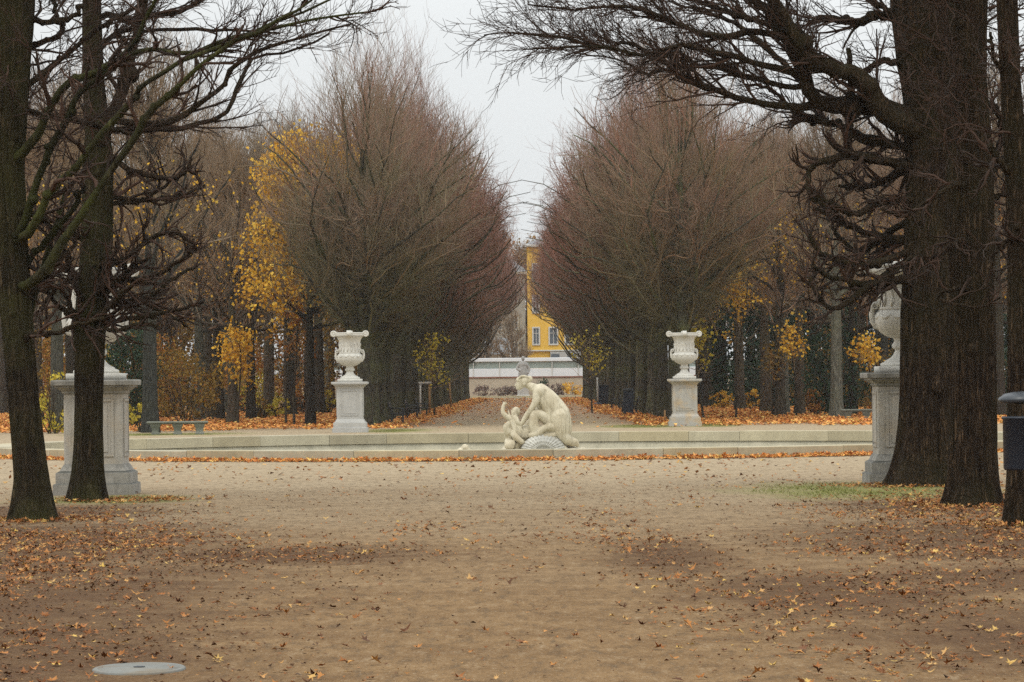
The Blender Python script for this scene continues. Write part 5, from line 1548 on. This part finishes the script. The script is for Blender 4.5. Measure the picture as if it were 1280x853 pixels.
def d_near(X, Y):
    nz = vnoise(X * .9, Y * .35, 1) * .6 + vnoise(X * 2.7, Y * 1.0, 2) * .4
    d = .018 + .55 * np.clip(nz - .50, 0, 1)
    xc = .63 + (45 - Y) * .052
    d = d + .30 * np.exp(-((X - xc) / (.35 + (45 - Y) * .022).clip(.25, 1.2)) ** 2) * np.clip(nz * 2.6 - .9, 0, 1) * (Y < 52)
    d = d + .16 * np.exp(-((X + 1.2) / .7) ** 2) * np.clip(nz * 2.6 - 1.0, 0, 1)
    for bl in HUMUS: d = d + .26 * inblob(X, Y, bl) * np.clip(nz * 2.4 - .7, .06, 1)
    for bl in ((-5.4, 37.5, 1.5, 3.8), (-4.9, 32.0, 1.3, 3.0), (5.6, 38.5, 1.6, 3.0), (5.0, 43, 1.3, 2.0), (5.9, 48.5, 1.0, 3), (3.8, 33.5, 1.2, .8)): d = d + 1.5 * inblob(X, Y, bl) * np.clip(nz * 2.4 - .45, .12, 1)
    return np.clip(d, 0, 1) * np.where(Y > 50, .6, 1)
pts = scatter(58000, -8.5, 8.5, 17.5, 62, 21, d_near)
hf = np.random.default_rng(3).uniform(0, 1, len(pts)) < .45
litter('fallen_leaves', pts[hf], .062, M['litter_brown'], 22, lab='brown maple leaves scattered over the near path')
litter('fallen_leaves', pts[~hf], .062, M['litter'], 23, lab='orange maple leaves scattered over the near path')
rng = np.random.default_rng(71)
pts = []
for nm_, tx_, ty_, rad_ in (('', -5.95, 43.4, .42), ('', -5.55, 50.7, .4), ('', 5.95, 54.4, .75), ('', 5.6, 45.6, .52), ('', 5.5, 39.4, .4)):
    a = rng.uniform(0, 6.28, 420); r = rad_ + np.abs(rng.normal(0, .45, 420))
    pts.append(np.stack([tx_ + r * np.cos(a), ty_ + r * np.sin(a)], 1))
litter('fallen_leaves', np.vstack(pts), .075, M['litter'], 72, lab='leaves gathered round the feet of the near trunks', pile=.03)
# crumbs of leaf and twig
pts = scatter(60000, -8.5, 8.5, 17.5, 60, 24, lambda X, Y: np.clip(d_near(X, Y) * 1.2, 0, 1))
litter('leaf_crumbs', pts, .026, M['litter_brown'], 25, detail=False)
def d_humus(X, Y):
    nz = vnoise(X * 1.3, Y * .5, 51) * .5 + vnoise(X * 4, Y * 1.4, 52) * .5
    d = 0
    for bl in HUMUS: d = d + inblob(X, Y, bl) * np.clip(nz * 2.6 - .85, .03, 1)
    return np.clip(d * .55 + .035 * (nz > .5), 0, 1)
pts = scatter(125000, -8.5, 8.5, 17.5, 56, 26, d_humus)
litter('leaf_crumbs', pts, .034, M['litter_dark'], 27, detail=False)
# drift of leaves against the outside of the near coping
rng = np.random.default_rng(31)
th = rng.uniform(math.pi * 1.03, math.pi * 1.97, 9000); rr2 = R_OUT + .02 + np.abs(rng.normal(0, .30, 9000))
nz = vnoise(th * 60, rr2 * 0, 4)
k = rng.uniform(0, 1, 9000) < np.clip(nz * 1.7 - .1, .2, 1)
litter('leaf_drift', np.stack([POOL[0] + rr2 * np.cos(th), POOL[1] + rr2 * np.sin(th)], 1)[k], .11, M['litter_bright'], 32, lab='drift of orange leaves along the foot of the basin coping', pile=.05)
pts = scatter(7000, -14, 14, 60, 76, 33, lambda X, Y: np.where(np.hypot(X - POOL[0], Y - POOL[1]) < R_OUT + .2, 0, .12 + .5 * np.clip(vnoise(X * .6, Y * .2, 5) - .55, 0, 1)))
litter('fallen_leaves', pts, .09, M['litter'], 34, detail=False, lab='sparse leaves on the pale gravel before the basin')
# belts of leaves under the avenue trees and in the woods
def d_belt(X, Y):
    ax = np.abs(X); e = 3.9 - (Y - 130) * .002 + 1.2 * (vnoise(X * .4, Y * .12, 6) - .5)
    dd = np.clip((ax - e) / 1.2, 0, 1) * np.clip((Y - 129 - 3 * vnoise(X * .5, Y * 0, 7)) / 4, 0, 1)
    dd = np.where((ax > 8.2) & (ax < 9.6) & (Y < 165), dd * .5, dd)
    cen = .045 * np.clip((Y - 165) / 60, 0, 1) * (.4 + vnoise(X * .5, Y * .1, 13)) + .01
    return np.maximum(np.clip(dd, 0, 1), cen)
litter('leaf_carpet', scatter(110000, -13, 13, 128, 300, 41, d_belt), .16, M['litter_bright'], 42, detail=False, lab='carpet of orange leaves under the avenue trees', pile=.08)
litter('leaf_carpet', scatter(22000, -9, 9, 300, 388, 43, d_belt), .24, M['litter_bright'], 44, detail=False, lab='far carpet of leaves under the avenue trees', pile=.06)
for s in (-1, 1):
    litter('woodland_litter', scatter(42000, min(s * 10.5, s * 34), max(s * 10.5, s * 34), 128, 215, 45 + s, lambda X, Y: np.clip((np.abs(X) - 10.2) / .8, 0, 1)), .18, M['litter_bright'], 47 + s, detail=False, pile=.1, lab=f'orange leaf litter on the floor of the {"left" if s < 0 else "right"} wood')
# grass in the mossy spots
rng = np.random.default_rng(61)
pts = []
for bl in MOSS:
    n = int(1500 * bl[2] * min(bl[3], 4) * (1 if bl[1] < 100 else .8))
    a = rng.uniform(0, 6.28, n); r = np.sqrt(rng.uniform(0, 1, n))
    x, y = bl[0] + r * np.cos(a) * bl[2], bl[1] + r * np.sin(a) * bl[3]
    k = rng.uniform(0, 1, n) < (1 - r * .8) * np.clip(vnoise(x * 2, y * .8, 9) * 2 - .4, .05, 1)
    pts.append(np.stack([x[k], y[k], np.zeros(k.sum())], 1))
C = np.vstack(pts); n = len(C)
hgt = rng.uniform(.012, .04, n)[:, None]; tip = C + np.concatenate([rng.normal(0, .02, (n, 2)), hgt], 1)
w2 = np.concatenate([norm(rng.normal(0, 1, (n, 2))) * .006, np.zeros((n, 1))], 1)
V = np.stack([C - w2, C + w2, tip], 1).reshape(-1, 3)
obj('grass', mesh_np('grass', V, None, np.arange(3 * n).reshape(-1, 3)), M['grass'], kind='stuff')

# ------------------------------------------------------------------ autumn haze
hz = MB(); hz.box((0, 220, 13.4), (900, 640, 29))
hm = bpy.data.materials.new('autumn haze'); hm.use_nodes = True
nt = hm.node_tree; nt.nodes.clear()
o_ = nt.nodes.new('ShaderNodeOutputMaterial'); v_ = nt.nodes.new('ShaderNodeVolumePrincipled')
v_.inputs['Color'].default_value = (0.86, 0.88, 0.9, 1); v_.inputs['Density'].default_value = 0.00013
nt.links.new(v_.outputs[0], o_.inputs['Volume'])
obj('haze', hz.mesh('haze', False), hm, kind='stuff')
